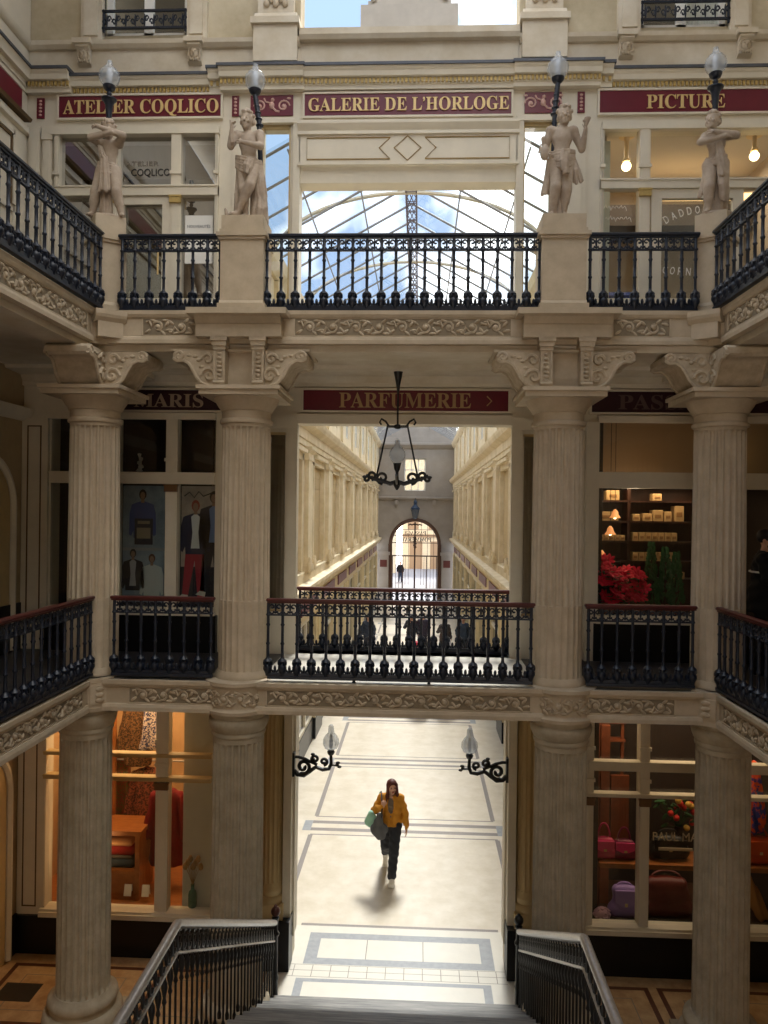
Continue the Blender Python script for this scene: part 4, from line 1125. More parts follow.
# outer left: striding child hiding the face behind folded arms
J = dict(BASE, pelvis=(.02, 0, .90), chest=(.03, -.02, 1.20), neck=(.02, -.03, 1.40), head=(.02, -.06, 1.57), shR=(-.15, -.02, 1.36), shL=(.19, -.02, 1.36), elR=(-.25, -.20, 1.36), wrR=(.14, -.30, 1.42), hdR=(.3, .08, .03), pnR=(0, 1, 0), elL=(.30, -.20, 1.42), wrL=(-.10, -.33, 1.50), hdL=(-.3, .08, .0), pnL=(0, 1, 0),
         hipR=(-.08, 0, .86), hipL=(.10, 0, .86), knR=(-.20, -.02, .50), anR=(-.27, .04, .13), toeR=(-.30, -.10, .06), knL=(.17, -.08, .48), anL=(.25, -.02, .10), toeL=(.29, -.17, .05))
def dr(D):
    D.ell((.02, .01, .90), (.15, .115, .10), .02); swag(D, (-.16, -.05, 1.0), (.17, -.05, .96), .02, 5, .020, fy=-.09)
    fall(D, (-.04, -.14, 1.04), (-.02, -.15, .48), .10, .16, 6, .021, 2); fall(D, (-.11, -.13, 1.26), (-.05, -.14, 1.02), .05, .08, 3, .018, 3)
    D.cap((-.03, .05, .8), (-.03, .08, .02), .075, .11, .03); fall(D, (-.03, -.0, .62), (-.03, .0, .03), .14, .22, 7, .024, 5)
statue(SX[0], 'pale statue of a striding child hiding its face behind folded arms, far left', J, .62, dr, 1.4, (.25, -1, -.25), 1.6, .12)
torch(SX[0]+.01, 8.30, 9.90, 10.48, 'torch lamp with clear globe on the head of the far left statue')
# inner left: youth, hands gathered at the right shoulder, leg crossed, cloth round the hips
J = dict(BASE, pelvis=(.02, 0, .92), chest=(.01, -.01, 1.21), shR=(-.17, -.02, 1.36), shL=(.18, 0, 1.38), head=(-.02, -.03, 1.575), elR=(-.24, -.13, 1.14), wrR=(-.21, -.20, 1.36), hdR=(.03, -.03, .3), pnR=(1, -.2, 0), elL=(.23, -.14, 1.13), wrL=(-.03, -.22, 1.16), hdL=(-.3, -.03, .03), pnL=(0, 1, 0),
         hipR=(-.07, 0, .88), hipL=(.11, 0, .88), knR=(-.05, -.08, .50), anR=(-.03, .02, .12), toeR=(-.04, -.12, .06), knL=(.07, -.16, .52), anL=(-.13, -.10, .13), toeL=(-.19, -.24, .06))
def dr(D):
    D.ell((.02, .0, .93), (.165, .125, .11), .02); swag(D, (-.17, -.04, 1.03), (.20, -.05, .93), .03, 6, .021, fy=-.09)
    fall(D, (.17, -.02, .94), (.22, .0, .40), .08, .14, 6, .024, 4); fall(D, (.22, .0, .42), (.20, .02, .03), .13, .22, 7, .026, 6); fall(D, (-.12, .02, .92), (-.15, .05, .04), .09, .13, 5, .024, 7)
    D.cap((.12, .08, .9), (.14, .1, .02), .09, .12, .03); fall(D, (.06, -.13, .92), (.03, -.17, .72), .10, .06, 4, .019, 8)
    for k in range(4): D.cap((-.235+.016*k, -.22, 1.52-.03*k), (-.215+.016*k, -.21, 1.16), .010, .010, .003)
    D.cap((-.28, -.05, .02), (-.33, -.05, .2), .05, .02, .02)
statue(SX[1], 'pale statue of a draped youth with crossed legs and pipes held at the shoulder', J, .70, dr, 1.34, (-.1, -1, -.02), 1.35)
postlamp(SX[1]+.10, 8.50, 8.93, 10.53, 'black post lamp with frosted globe rising behind the pipe-playing statue', lean=-.07)
# inner right: youth, raised left hand, jug on right hip
J = dict(BASE, head=(.03, -.03, 1.575), elR=(-.25, .03, 1.12), wrR=(-.22, -.12, .97), pnR=(1, 0, 0), elL=(.30, .02, 1.10), wrL=(.33, -.10, 1.34), hdL=(.02, -.05, .3), pnL=(-1, -.3, 0),
         knR=(-.10, -.10, .49), anR=(-.14, -.02, .12), toeR=(-.17, -.16, .06), knL=(.07, -.06, .48), anL=(.03, .0, .11), toeL=(.05, -.15, .05))
def dr(D):
    D.ell((0, 0, .93), (.165, .125, .12), .02); swag(D, (-.18, -.03, 1.02), (.18, -.04, 1.05), .02, 4, .020, fy=-.10); swag(D, (-.16, -.05, .93), (.17, -.05, .96), .05, 4, .019, fy=-.09)
    fall(D, (.02, -.15, .98), (.03, -.16, .70), .10, .09, 5, .020, 9); fall(D, (-.17, .0, .94), (-.22, .03, .46), .07, .12, 6, .023, 10); fall(D, (.17, -.01, .92), (.25, .0, .62), .06, .12, 5, .021, 11)
    D.cap((-.04, .09, .85), (-.03, .1, .02), .09, .13, .03); fall(D, (-.05, .03, .5), (-.05, .02, .03), .16, .24, 7, .024, 12)
    D.ell((-.27, -.10, 1.0), (.07, .065, .12), .02); D.cap((-.28, -.10, 1.1), (-.29, -.11, 1.2), .028, .04, .015); D.cap((-.33, -.1, 1.12), (-.36, -.1, 1.0), .012, .012, .005)
    D.cap((.33, -.12, 1.40), (.35, -.13, 1.50), .028, .05, .01)
statue(SX[2], 'pale statue of a youth holding a cup aloft and a jug on the hip', J, .71, dr, 1.34, (-.1, -1, 0), 1.35)
postlamp(SX[2]-.06, 8.50, 8.93, 10.62, 'black post lamp with frosted globe rising behind the cup-raising statue', lean=.04)
# outer right: child with crossed arms raised before the chin, long cloth in front
J = dict(BASE, head=(-.07, -.05, 1.61), neck=(-.03, -.02, 1.43), elR=(-.27, -.18, 1.22), wrR=(.10, -.27, 1.25), hdR=(.3, .05, .03), pnR=(0, 1, 0), elL=(.29, -.18, 1.28), wrL=(-.08, -.29, 1.33), hdL=(-.3, 0, 0), pnL=(0, 1, 0),
         knR=(-.11, -.10, .48), anR=(-.13, -.06, .11), toeR=(-.17, -.20, .05), knL=(.13, .02, .48), anL=(.16, .10, .11), toeL=(.2, -.04, .05))
def dr(D):
    D.ell((0, .01, .9), (.15, .115, .09), .02); swag(D, (-.16, -.04, .98), (.16, -.05, 1.02), .02, 4, .019, fy=-.09)
    fall(D, (.02, -.13, 1.20), (.09, -.16, .66), .07, .14, 6, .022, 13); fall(D, (.09, -.16, .68), (.11, -.12, .26), .14, .07, 6, .023, 14); fall(D, (-.13, .0, 1.0), (-.2, .03, .42), .06, .11, 5, .022, 15)
    D.cap((.0, .1, .8), (-.02, .12, .03), .10, .18, .03); fall(D, (-.02, .03, .5), (-.03, .02, .03), .2, .3, 8, .025, 16)
statue(SX[3], 'pale statue of a standing child with crossed raised arms and hanging cloth, far right', J, .625, dr, 1.42, (-.5, -1, .12), 1.6, -.2)
torch(SX[3]-.02, 8.30, 9.93, 10.53, 'torch lamp with clear globe on the head of the far right statue')

# ---------------------------------------------------------------- signs
def sign(label, x0, x1, z0, z1, txt, tx0, tx1, tz0, th, bm='red', tm='gold', arrow=False, y=YW):
    t = root('sign_board', label, 'sign', ((x0+x1)/2, y, z0))
    m = MB(); m.box(x0, x1, y-.03, y-.002, z0, z1); m.build('board', bm, t, 0)
    f = MB()
    for a in ((x0-.025, x1+.025, z1, z1+.025), (x0-.025, x1+.025, z0-.025, z0), (x0-.025, x0, z0, z1), (x1, x1+.025, z0, z1)): f.box(a[0], a[1], y-.045, y-.002, a[2], a[3])
    f.build('moulding', 'cream', t, 0)
    if txt: lettering(txt, tx0, tx1, tz0, th, y-.042, tm, t)
    if arrow: m = MB(); m.tube([(tx1+.20, y-.045, tz0+.15), (tx1+.26, y-.045, tz0+.09), (tx1+.20, y-.045, tz0+.03)], .008, 5); m.build('arrow', tm, t, 0)
sign('burgundy sign with gilded words ATELIER COQLICO above the upper left shop', -4.52, -2.40, 10.79, 11.07, 'ATELIER COQLICO', -4.46, -2.43, 10.84, .175)
sign('burgundy sign with gilded words GALERIE DE L\'HORLOGE', -1.32, 1.30, 10.78, 11.06, 'GALERIE DE L’HORLOGE', -1.27, 1.27, 10.84, .165)
sign('burgundy sign with gilded word PICTURE above the upper right shop', 2.40, 4.9, 10.78, 11.06, 'PICTURE', 2.98, 3.94, 10.83, .17)
sign('dark burgundy sign with dull gilded PARFUMERIE and arrow over the portal', -1.29, 1.31, 7.03, 7.29, 'PARFUMERIE', -.83, .84, 7.07, .19, 'red', 'golddull', True)
sign('dark red sign ending in ARIS above the fashion posters', -3.95, -2.3, 7.02, 7.28, 'MARIS', -3.48, -2.58, 7.06, .17, 'redd', plain('grey_sign_letters', (172, 150, 128)))
sign('dark red sign beginning PASSA above the poinsettia shop', 2.35, 4.9, 7.03, 7.29, 'PASSAGE', 2.68, 4.05, 7.07, .18, 'redd', plain('dim_sign_letters', (92, 72, 68)))
for x0, x1, lab in ((-4.82, -4.72, 'narrow red panel with pink ornament at the far left, above the arched side wall'), (-2.26, -2.17, 'narrow red panel with pink ornament right of the ATELIER COQLICO sign'), (2.13, 2.22, 'narrow red panel with pink ornament left of the PICTURE sign'),
                  (-2.02, -1.47, 'red panel with pink cherub relief left of the GALERIE DE L\'HORLOGE sign'), (1.47, 1.93, 'red panel with pink cherub relief right of the GALERIE DE L\'HORLOGE sign')):
    t = root('relief_panel', lab, 'panel', ((x0+x1)/2, YW, 10.8), group='red relief panels')
    m = MB(); m.box(x0, x1, YW-.02, YW-.002, 10.80, 11.06); m.build('ground', 'red', t, 0)
    r = MB(); c = (x0+x1)/2
    if x1-x0 > .3:
        for s in (-1, 1): r.tube([(c+s*(.15+.08*(1-k/20)*math.cos(k*.5)), YW-.02, 10.92+.08*(1-k/20)*math.sin(k*.5)) for k in range(17)], .012, 5); r.ell((c+s*.15, YW-.02, 10.92), (.025, .015, .025), 8, 5); r.ell((c+s*.22, YW-.02, 11.02), (.03, .01, .015), 6, 4)
        r.ell((c, YW-.02, 10.93), (.035, .025, .05), 8, 6); r.ell((c+.01, YW-.02, 11.0), (.024, .022, .026), 8, 6); r.tube([(c-.03, YW-.025, 10.96), (c-.08, YW-.02, 10.98), (c-.1, YW-.02, 11.02)], .012, 5); r.tube([(c+.01, YW-.025, 10.9), (c+.05, YW-.02, 10.86), (c+.1, YW-.02, 10.85)], .015, 5)
    else:
        for k in range(5): r.ell((c, YW-.02, 10.84+.045*k), (.022, .012, .016), 7, 5)
    r.build('ornament', 'redrelief', t, 60)
t = root('sign_board', 'burgundy sign band on the left side wall near the top corner', 'sign', (-XWL, 8.0, 10.8)); m = MB(); m.box(-XWL, -XWL+.03, 4, 9.6, 10.79, 11.07); m.build('board', 'red', t, 0)

# panelled beam with a lozenge over the upper opening
t = root('panelled_beam', 'cream beam with ochre lozenge and panel lines over the upper opening', 'beam', (0, YW, 10.15))
m = MB(); m.box(-1.38, 1.38, YW-.05, YW+.2, 10.15, 10.56); m.box(-1.40, 1.40, YW-.08, YW+.2, 10.53, 10.57); m.box(-1.40, 1.40, YW-.08, YW+.2, 10.14, 10.18)
m.prof_x([(YW-.04, 10.57), (YW-.10, 10.66), (YW-.10, 10.70), (YW+.1, 10.70), (YW+.1, 10.57)], -1.40, 1.40); m.prof_x([(YW-.02, 10.15), (YW+.06, 9.95), (YW+.2, 9.95), (YW+.2, 10.15)], -1.36, 1.36); m.build('beam', 'cream', t, 0)
m = MB(); y = YW-.055
def line(m, pts, y=y, r=.008, closed=True): m.tube([(a, y, b) for a, b in pts], r, 4, closed)
line(m, [(-1.28, 10.22), (-.22, 10.22), (-.36, 10.36), (-.22, 10.49), (-1.28, 10.49)]); line(m, [(1.28, 10.22), (.22, 10.22), (.36, 10.36), (.22, 10.49), (1.28, 10.49)]); line(m, [(-.17, 10.36), (0, 10.2), (.17, 10.36), (0, 10.51)]); 
m.build('panel_lines', 'ochre', t, 0)
# jambs and pilaster strips of the upper front
m = MB()
for s in (-1, 1):
    for a, b, f in ((1.37, 1.46, .05), (1.89, 2.24, .03)): m.box(*sorted((s*a, s*b)), YW-f, YW+.0, ZU, 10.72)
    m.box(*sorted((s*1.37, s*1.9)), YW-.06, YW, 10.69, 10.76); m.box(*sorted((s*1.95, s*2.18)), YW-.045, YW, 8.6, 10.5)
    for a, b, f in ((1.36, 1.50, .04), (1.80, 2.2, .04)): m.box(*sorted((s*a, s*b)), YW-f, YW, ZM, 7.0)
    m.box(*sorted((s*1.36, s*2.28)), YW-.06, YW, 6.80, 6.95); m.box(*sorted((s*1.5, s*1.8)), YW-.05, YW, ZM, 4.45)
m.box(-5, 5, YW-.05, YW, 7.33, 7.40)
for a, b in ((-4.90, -4.76), (-4.72, -4.60)): m.box(a, b, YW-.05, YW, ZU, 10.68); m.box(a+.03, b-.03, YW-.058, YW-.04, 8.2, 10.5)
for z_ in (9.9, 10.5): m.box(-4.73, -4.585, YW-.07, YW-.04, z_, z_+.09)
m.box(-1.5, 1.5, YW-.05, YW, 6.86, 6.98)
for x0, x1 in ((-4.62, -2.41), (2.43, 4.95)):
    m.box(x0, x1, YW-.08, YW, 6.9, 6.98); m.box(x0, x1, YW-.08, YW, 10.56, 10.66); m.box(x0, x1, YW-.05, YW, 3.42, 3.5)
struct(m, 'trim_19', 'cream', 0)
for s, d in ((-1, 'left'), (1, 'right')):
    for z0, z1, mm, lab in ((8.3, 10.69, 'glass', 'tall clear pane showing the glass roof, {} of the upper opening'), (4.45, 6.75, 'glassr', 'narrow dim reflecting window beside the hall opening, {} side of mid gallery')):
        t = root('narrow_window', lab.format(d), 'window', (s*1.62, YW, z0), group='narrow panes beside the openings')
        u0, u1 = ((-1.87, -1.5) if s < 0 else (1.46, 1.82)) if z0 > 8 else (s*1.62-.14, s*1.62+.14)
        f = MB()
        for a, b in ((u0, u0+.02), (u1-.02, u1)): f.box(a, b, YW, YW+.08, z0, z1)
        f.box(u0, u1, YW, YW+.08, z0, z0+.03); f.box(u0, u1, YW, YW+.08, z1-.03, z1); f = f.build('frame', 'creamd', t, 0)
        m = MB(); m.quad((u0, YW+.04, z0), (u1, YW+.04, z0), (u1, YW+.04, z1), (u0, YW+.04, z1)); m.build('pane', mm, f, 0)
        if z0 < 8:
            b = MB(); b.box(s*1.62-.16, s*1.62+.16, YW+.26, YW+.30, z0-.1, z1+.1); b.build('reflection_board', plain('reflection_grey', (150, 142, 124), .8), t, 0)  # added board; its grey stands in for reflections in the pane
    # lower fluted pilaster, jamb and black plinth
    t = root('fluted_pilaster', f'cream fluted half column on the {d} of the ground floor passage', 'pilaster', (s*1.62, YW, 0), group='fluted half columns of the passage')
    m = MB(); fluted(m, s*1.62, YW-.06, [1.05, 1.08, 1.12, 3.2, 3.25], [.15, .15, .15, .14, .14], [0, .012, .014, .014, 0], 16); m.build('shaft', 'creamd', t, 50)
    m = MB(); m.box(s*1.62-.18, s*1.62+.18, YW-.24, YW, .62, .80); m.lathe([(.18, .80), (.19, .84), (.18, .88), (.155, .90), (.17, .95), (.17, .98), (.155, 1.02), (.15, 1.06)], (s*1.62, YW-.06, 0), 28); m.build('base', 'creamd', t, 40)
    m = MB(); m.lathe([(.14, 3.24), (.16, 3.28), (.16, 3.32), (.19, 3.4), (.2, 3.45)], (s*1.62, YW-.06, 0), 28); m.box(s*1.62-.2, s*1.62+.2, YW-.26, YW, 3.45, 3.55); m.build('capital', 'creamd', t, 40)
    t = root('passage_jamb', f'cream door jamb with black plinth on the {d} of the ground floor passage', 'jamb', (s*1.40, YW, 0), group='jambs of the passage')
    m = MB(); m.box(*sorted((s*1.36, s*1.46)), YW-.16, YW+.25, .62, 3.58); m.box(*sorted((s*1.335, s*1.36)), YW-.0, YW+.25, .3, 3.58); m.build('jamb', 'cream', t, 0)
    m = MB(); m.box(*sorted((s*1.35, s*1.88)), YW-.28, YW, 0, .62); m.build('plinth', 'black', t, 0)
# ---------------------------------------------------------------- shopfronts
def shopfront(label, x0, x1, z0, z1, mulls, trans, bulk, y=YW, bx0=None, tw=None, glass='glass', wood='cream', doors=(), ledge=None):
    t = root('shopfront', label, 'shopfront', ((x0+x1)/2, y, bulk[0]))
    if bulk[1] > bulk[0]:
        m = MB(); m.box(bx0 or x0-.05, x1+.05, y-.10, y-.002, bulk[0], bulk[1]); m.build('bulkhead', 'black', t, 0)
    m = MB(); m.box(x0-.02, x1+.02, y-.13, y+.1, z0-.06, z0); m.box(x0-.02, x1+.02, y-.10, y+.1, z0, z0+.03); m.build('sill', wood, t, 0)
    for a, b in mulls:
        m = MB(); m.box(a, b, y-.06, y+.1, z0, z1); m.box(a+.02, b-.02, y-.069, y-.058, z0+.05, z1-.02)
        for za, zb in trans: m.box(a-.012, b+.012, y-.088, y-.05, zb+.14, zb+.18)
        mu = m.build('mullion', wood, t, 0)
        if b-a > .08:
            m = MB(); za = trans[0][0]; m.box(a-.008, b+.008, y-.098, y-.055, za-.10, za-.012); m.box(a-.016, b+.016, y-.104, y-.05, za-.03, za-.006)
            m.build('bracket_block', plain('bracket_brown', (110, 76, 44), .5) if z0 < 8 else 'dent', mu, 0)
    for za, zb in trans:
        m = MB(); m.box(x0, x1, y-.078, y+.028, za, zb); m.box(x0, x1, y-.092, y-.07, zb-.022, zb-.002); m.build('transom', tw or wood, t, 0)
    xs = [x0]+[v for q in mulls for v in q]+[x1]; zs = [z0]+[v for q in trans for v in q]+[z1]
    xs = [(xs[i], xs[i+1]) for i in range(0, len(xs), 2) if xs[i+1]-xs[i] > .05]
    for a, b in xs:
        for k in range(0, len(zs), 2):
            if zs[k+1]-zs[k] < .05: continue
            m = MB(); m.quad((a, y+.03, zs[k]), (b, y+.03, zs[k]), (b, y+.03, zs[k+1]), (a, y+.03, zs[k+1])); m.build('glass_pane', glass, t, 0)
    return t
def room(nm, x0, x1, y1, z0, z1, wm, fm=None, cm=None):
    m = MB(); y0 = YW+.25
    m.cur = 0
    m.quad((x0, y1, z0), (x1, y1, z0), (x1, y1, z1), (x0, y1, z1)); m.quad((x0, y0, z0), (x0, y1, z0), (x0, y1, z1), (x0, y0, z1)); m.quad((x1, y1, z0), (x1, y0, z0), (x1, y0, z1), (x1, y1, z1))
    m.cur = 1; m.quad((x0, YW+.1, z0), (x1, YW+.1, z0), (x1, y1, z0), (x0, y1, z0))
    m.cur = 2; m.quad((x0, y0, z1), (x0, y1, z1), (x1, y1, z1), (x1, y0, z1))
    m.cur = 0; xi = x1 if abs(x1) < abs(x0) else x0; sg = 1 if xi > 0 else -1
    m.box(*sorted((sg*2.39, xi)), y0, y0+.04, z0, z1)
    return struct(m, nm, [wm, fm or wm, cm or wm], 0)

# lower left: clothes shop
shopfront('lit clothes shop window on the ground floor at left, orange inside', -4.60, -2.41, .55, 3.42, [(-4.60, -4.57), (-3.13, -2.97)], [(2.25, 2.31), (2.56, 2.61)], (0, .49), bx0=-4.94, tw='creamd')
room('wall_clothes_shop', -4.93, -2.56, 12.0, .5, 3.4, 'shopwall', 'wood', 'shopwall')
t = root('privacy_board', 'plain grey panel standing behind the glass at the right of the clothes shop window', 'panel', (-2.58, 10.0, .5)); m = MB(); m.box(-2.84, -2.42, 9.98, 10.02, .5, 3.4); m.build('board', 'shopgrey', t, 0)
t = root('vase', 'green glass bottle vase with dried flowers on the clothes shop sill', 'vase', (-2.68, 9.90, .58))
m = MB(); m.lathe([(.05, .58), (.055, .6), (.055, .74), (.045, .78), (.022, .80), (.022, .86), (.026, .87)], (-2.68, 9.90, 0), 14); m.build('bottle', plain('bottle_green', (84, 116, 88), .15), t, 50)
m = MB()
for k in range(7):
    a = -.5+.17*k; m.tube([(-2.68, 9.9, .85), (-2.68+.05*a*2, 9.9, 1.0), (-2.68+.1*a*2, 9.9+.02*a, 1.10+.04*(k % 2))], .004, 4)
    m.ell((-2.68+.1*a*2, 9.9, 1.10+.05*(k % 3)), (.034, .028, .05), 7, 5)
m.build('dried_flowers', plain('dried_flower', (170, 128, 70)), t, 40)
t = root('display_counter', 'warm wooden counter with open shelf in the clothes shop', 'counter', (-3.75, 10.4, .5))
m = MB(); m.box(-4.2, -3.46, 10.15, 10.7, 1.36, 1.42); m.box(-4.2, -4.14, 10.15, 10.7, .5, 1.36); m.box(-3.54, -3.48, 10.15, 10.7, .5, 1.36); m.box(-4.14, -3.54, 10.15, 10.7, .85, .90); m.box(-4.14, -3.54, 10.66, 10.7, .5, 1.36); m.box(-4.14, -3.54, 10.16, 10.2, .5, .85); m.build('carcass', 'wood', t, 0)
for i, (c, h, lab) in enumerate((((60, 74, 86), .12, 'dark blue folded garments at the bottom of the stack on the counter shelf'), ((96, 88, 80), .05, 'grey folded garment above the blue ones on the counter shelf'), ((150, 34, 28), .12, 'red folded garments in the middle of the stack on the counter shelf'), ((216, 160, 110), .06, 'beige folded garment on top of the stack on the counter shelf'))):
    z = .902+(.0, .12, .17, .29)[i]
    t = root('folded_garment', lab, 'clothes', (-3.75, 10.3, z), group='folded garments on the counter shelf')
    m = MB(); m.box(-4.08, -3.58-.02*(i % 2), 10.2, 10.5, z, z+h-.004, .02); m.build('cloth', plain(f'cloth_{c[0]}_{c[1]}', c, .9, var=.2), t, 50)
def garment(name, label, x, y, ztop, zbot, w, c, c2=None, rail=True):
    """hung garment with sleeves: its hanger is a part"""
    t = root(name, label, 'clothes', (x, y, zbot), group='hung garments in the clothes shop')
    F = Field((x-w-.15, y-.25, zbot-.05), (x+w+.15, y+.25, ztop+.08), .014)
    f = lambda X, Y, Z: .010*np.sin((X-x)*60+Z*3)
    F.cap((x, y, ztop-.12), (x, y, zbot+.08), w*.55, w*.85, .03, fold=f, flat=(1, 1.7, 1)); F.cap((x-w*.5, y, ztop-.06), (x+w*.5, y, ztop-.06), .055, .055, .06)
    for s in (-1, 1): F.cap((x+s*w*.6, y, ztop-.09), (x+s*(w*.9), y-.05, ztop-.62), .07, .06, .03, fold=f)
    F.clip(lambda X, Y, Z: zbot-Z); F.cap((x, y-.12, ztop+.02), (x, y-.12, ztop-.1), .05, .02, .01, 's')
    F.build('fabric', mat('fabric_'+name+str(c[0]), c, .9, rgb2=c2, vs=42, lo=.47, hi=.53) if c2 else plain(f'fabric_{c[0]}_{c[1]}', c, .9, var=.25), t)
    m = MB(); m.tube([(x-w*.5, y, ztop-.03), (x, y, ztop+.03), (x+w*.5, y, ztop-.03)], .012, 5); m.tube([(x, y, ztop+.03), (x, y, ztop+.10), (x+.02, y, ztop+.13)], .006, 5); m.build('hanger', 'woodd', t, 40)
garment('patterned_coat', 'brown speckled coat hanging beside the counter in the clothes shop', -3.62, 10.85, 2.02, 1.15, .30, (150, 84, 60), (60, 34, 26))
garment('red_coat', 'dark red coat hanging nearest the grey panel in the clothes shop', -3.22, 10.5, 1.86, .85, .30, (118, 22, 30))
garment('patterned_dress', 'brown patterned dress hung high in the clothes shop, over the speckled coat', -3.76, 10.8, 3.0, 2.1, .24, (130, 92, 56), (56, 40, 24))
garment('green_dress', 'green and brown dress hung behind the left ground floor column', -4.12, 10.95, 2.3, 1.2, .2, (96, 92, 40), (140, 60, 40))
garment('striped_shirt', 'blue white and red patterned shirt hung high in the clothes shop window', -3.46, 10.75, 2.95, 2.35, .2, (206, 190, 180), (40, 52, 96))
t = root('clothes_rail', 'thin metal clothes rail in the clothes shop', 'rail', (-3.5, 10.8, 2.3)); m = MB(); m.tube([(-4.5, 10.85, 2.15), (-2.9, 10.85, 2.15)], .014, 8); m.tube([(-4.5, 10.8, 3.14), (-2.9, 10.8, 3.14)], .014, 8); m.build('bar', 'ironend', t, 40)
for x, lab in ((-3.62, 'small white price card on the clothes shop floor, left of two'), (-3.38, 'small white price card on the clothes shop floor, right of two')):
    t = root('price_card', lab, 'card', (x, 10.1, .5), group='price cards'); m = MB(); m.prof_x([(10.10, .58), (10.14, .72), (10.145, .72), (10.18, .58), (10.17, .58), (10.142, .70), (10.11, .58)], x-.05, x+.05); m.build('card', 'white', t, 0)
t = root('timber_screen', 'tall orange wooden screen at the far left inside the clothes shop', 'screen', (-4.4, 10.6, .5)); m = MB()
for k in range(4): m.box(-4.5+.12*k, -4.4+.12*k, 10.6+.03*k, 10.66+.03*k, .5, 3.0)
m.box(-4.52, -4.0, 10.66, 10.75, 2.9, 3.0); m.build('boards', 'wood', t, 0)

# lower right: handbag shop
shopfront('dark handbag shop window on the ground floor at right with lettering', 2.36, 4.9, .58, 3.42, [(2.34, 2.43), (3.0, 3.12), (4.02, 4.12)], [(2.22, 2.27), (2.55, 2.67)], (0, .52))
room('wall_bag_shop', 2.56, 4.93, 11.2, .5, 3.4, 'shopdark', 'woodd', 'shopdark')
t = root('display_shelf', 'brown wooden shelf carrying the handbags in the shop window', 'shelf', (3.6, 10.2, 1.24)); m = MB(); m.box(2.57, 4.9, 9.98, 10.45, 1.22, 1.28); m.build('board', 'wood', t, 0)
m = MB()
for x in (2.58, 3.95): m.box(x, x+.05, 10.38, 10.44, .52, 1.22)
m.build('support', 'woodd', t, 0)
t = root('display_boards', 'upright brown wooden boards behind the pink handbags', 'boards', (2.75, 10.5, .5)); m = MB()
m.box(2.57, 2.68, 10.5, 10.56, .5, 3.3); m.box(2.70, 2.82, 10.52, 10.58, .5, 2.9); m.box(2.86, 3.1, 10.6, 10.65, 1.3, 2.2); m.build('boards', plain('board_brown', (126, 66, 38), .5, var=.3, vs=8), t, 0)
def handbag(label, x, y, z, w, h, d, c, c2=None, flap=True, handle=.14, name='handbag', grp='handbags in the shop window'):
    t = root(name, label, 'bag', (x, y, z), group=grp)
    F = Field((x-w, y-d*1.6, z-.03), (x+w, y+d*1.6, z+h+.06), .011)
    F.cap((x-w*.38, y, z+d*.55), (x+w*.38, y, z+d*.55), d*.55, d*.55, .02); F.cap((x-w*.30, y, z+h-d*.4), (x+w*.30, y, z+h-d*.4), d*.38, d*.38, .02)
    F.ell((x, y, z+h*.5), (w*.5, d*.55, h*.5), .04); F.clip(lambda X, Y, Z: z+.002-Z)
    F.build('body', plain(f'leather_{c[0]}_{c[1]}_{c[2]}', c, .4), t)
    if flap:
        m = MB(); P = [(x-w*.46, z+h*.92), (x+w*.46, z+h*.92), (x+w*.44, z+h*.55), (x+w*.15, z+h*.42), (x-w*.15, z+h*.42), (x-w*.44, z+h*.55)][::-1]
        m.prism(P, y-d*.66, y-d*.5); fl = m.build('flap', plain(f'leather_{(c2 or c)[0]}_{(c2 or c)[1]}_{(c2 or c)[2]}', c2 or c, .35), t, 30)
        m = MB(); m.box(x-.018, x+.018, y-d*.70, y-d*.65, z+h*.44, z+h*.54); m.build('clasp', 'gold', fl, 0)
    if handle:
        m = MB(); m.tube([(x-w*.3*math.cos(PI*i/12), y, z+h-.02+handle*math.sin(PI*i/12)) for i in range(13)], .012, 7); m.build('handle', plain(f'leather_{c[0]}_{c[1]}_{c[2]}', c, .4), t, 50)
    return t
handbag('pink handbag with tall arched handle on the shelf, at the left edge of the window', 2.66, 10.15, 1.28, .26, .27, .14, (196, 40, 96), (236, 70, 130), handle=.2)
handbag('pink handbag with dark sides on the shelf, nearest the window mullion', 2.92, 10.15, 1.28, .26, .25, .14, (120, 24, 66), (240, 76, 140), handle=.17)
handbag('black handbag on the shelf under the shop lettering', 3.5, 10.2, 1.28, .46, .30, .18, (26, 24, 26), (34, 32, 34), handle=.1)
handbag('orange handbag on the shelf right of the far right column', 4.62, 10.15, 1.28, .4, .34, .18, (206, 74, 28), (220, 84, 30), handle=.14)
handbag('lavender backpack standing below the shelf in the window', 2.93, 10.15, .52, .30, .42, .18, (150, 120, 178), (158, 130, 186), handle=.05, name='backpack')
handbag('large red-brown leather bag below the shelf, beside the column', 3.48, 10.2, .52, .62, .52, .22, (84, 28, 20), None, False, .1)
t = root('fluffy_pouch', 'small fluffy pink pouch on the floor of the handbag window', 'pouch', (2.62, 10.05, .52)); m = MB()
rr = random.Random(5)
m.ell((2.62, 10.05, .60), (.11, .07, .075), 14, 9)
for k in range(60):
    a, e = rr.uniform(0, 6.28), rr.uniform(-.6, 1.5); m.ell((2.62+.11*math.cos(a)*math.cos(e), 10.05+.07*math.sin(a)*math.cos(e), .60+.075*math.sin(e)), (.018, .016, .016), 5, 4)
m.build('fur', plain('pink_fur', (220, 176, 190), .95), t, 50)
t = root('tan_scarf', 'tan cloth draped below the orange handbag at the right edge', 'cloth', (4.57, 10.15, .6)); F = Field((4.1, 9.95, .5), (4.92, 10.4, 1.22), .014)
F.cap((4.46, 10.15, 1.14), (4.68, 10.15, .62), .07, .09, .03, fold=lambda X, Y, Z: .012*np.sin(X*70+Z*20)); F.build('fabric', plain('tan_cloth', (176, 122, 64), .9), t)
t = root('bright_scarf', 'orange and blue printed scarf hanging above the orange handbag', 'cloth', (4.6, 10.2, 1.75)); 
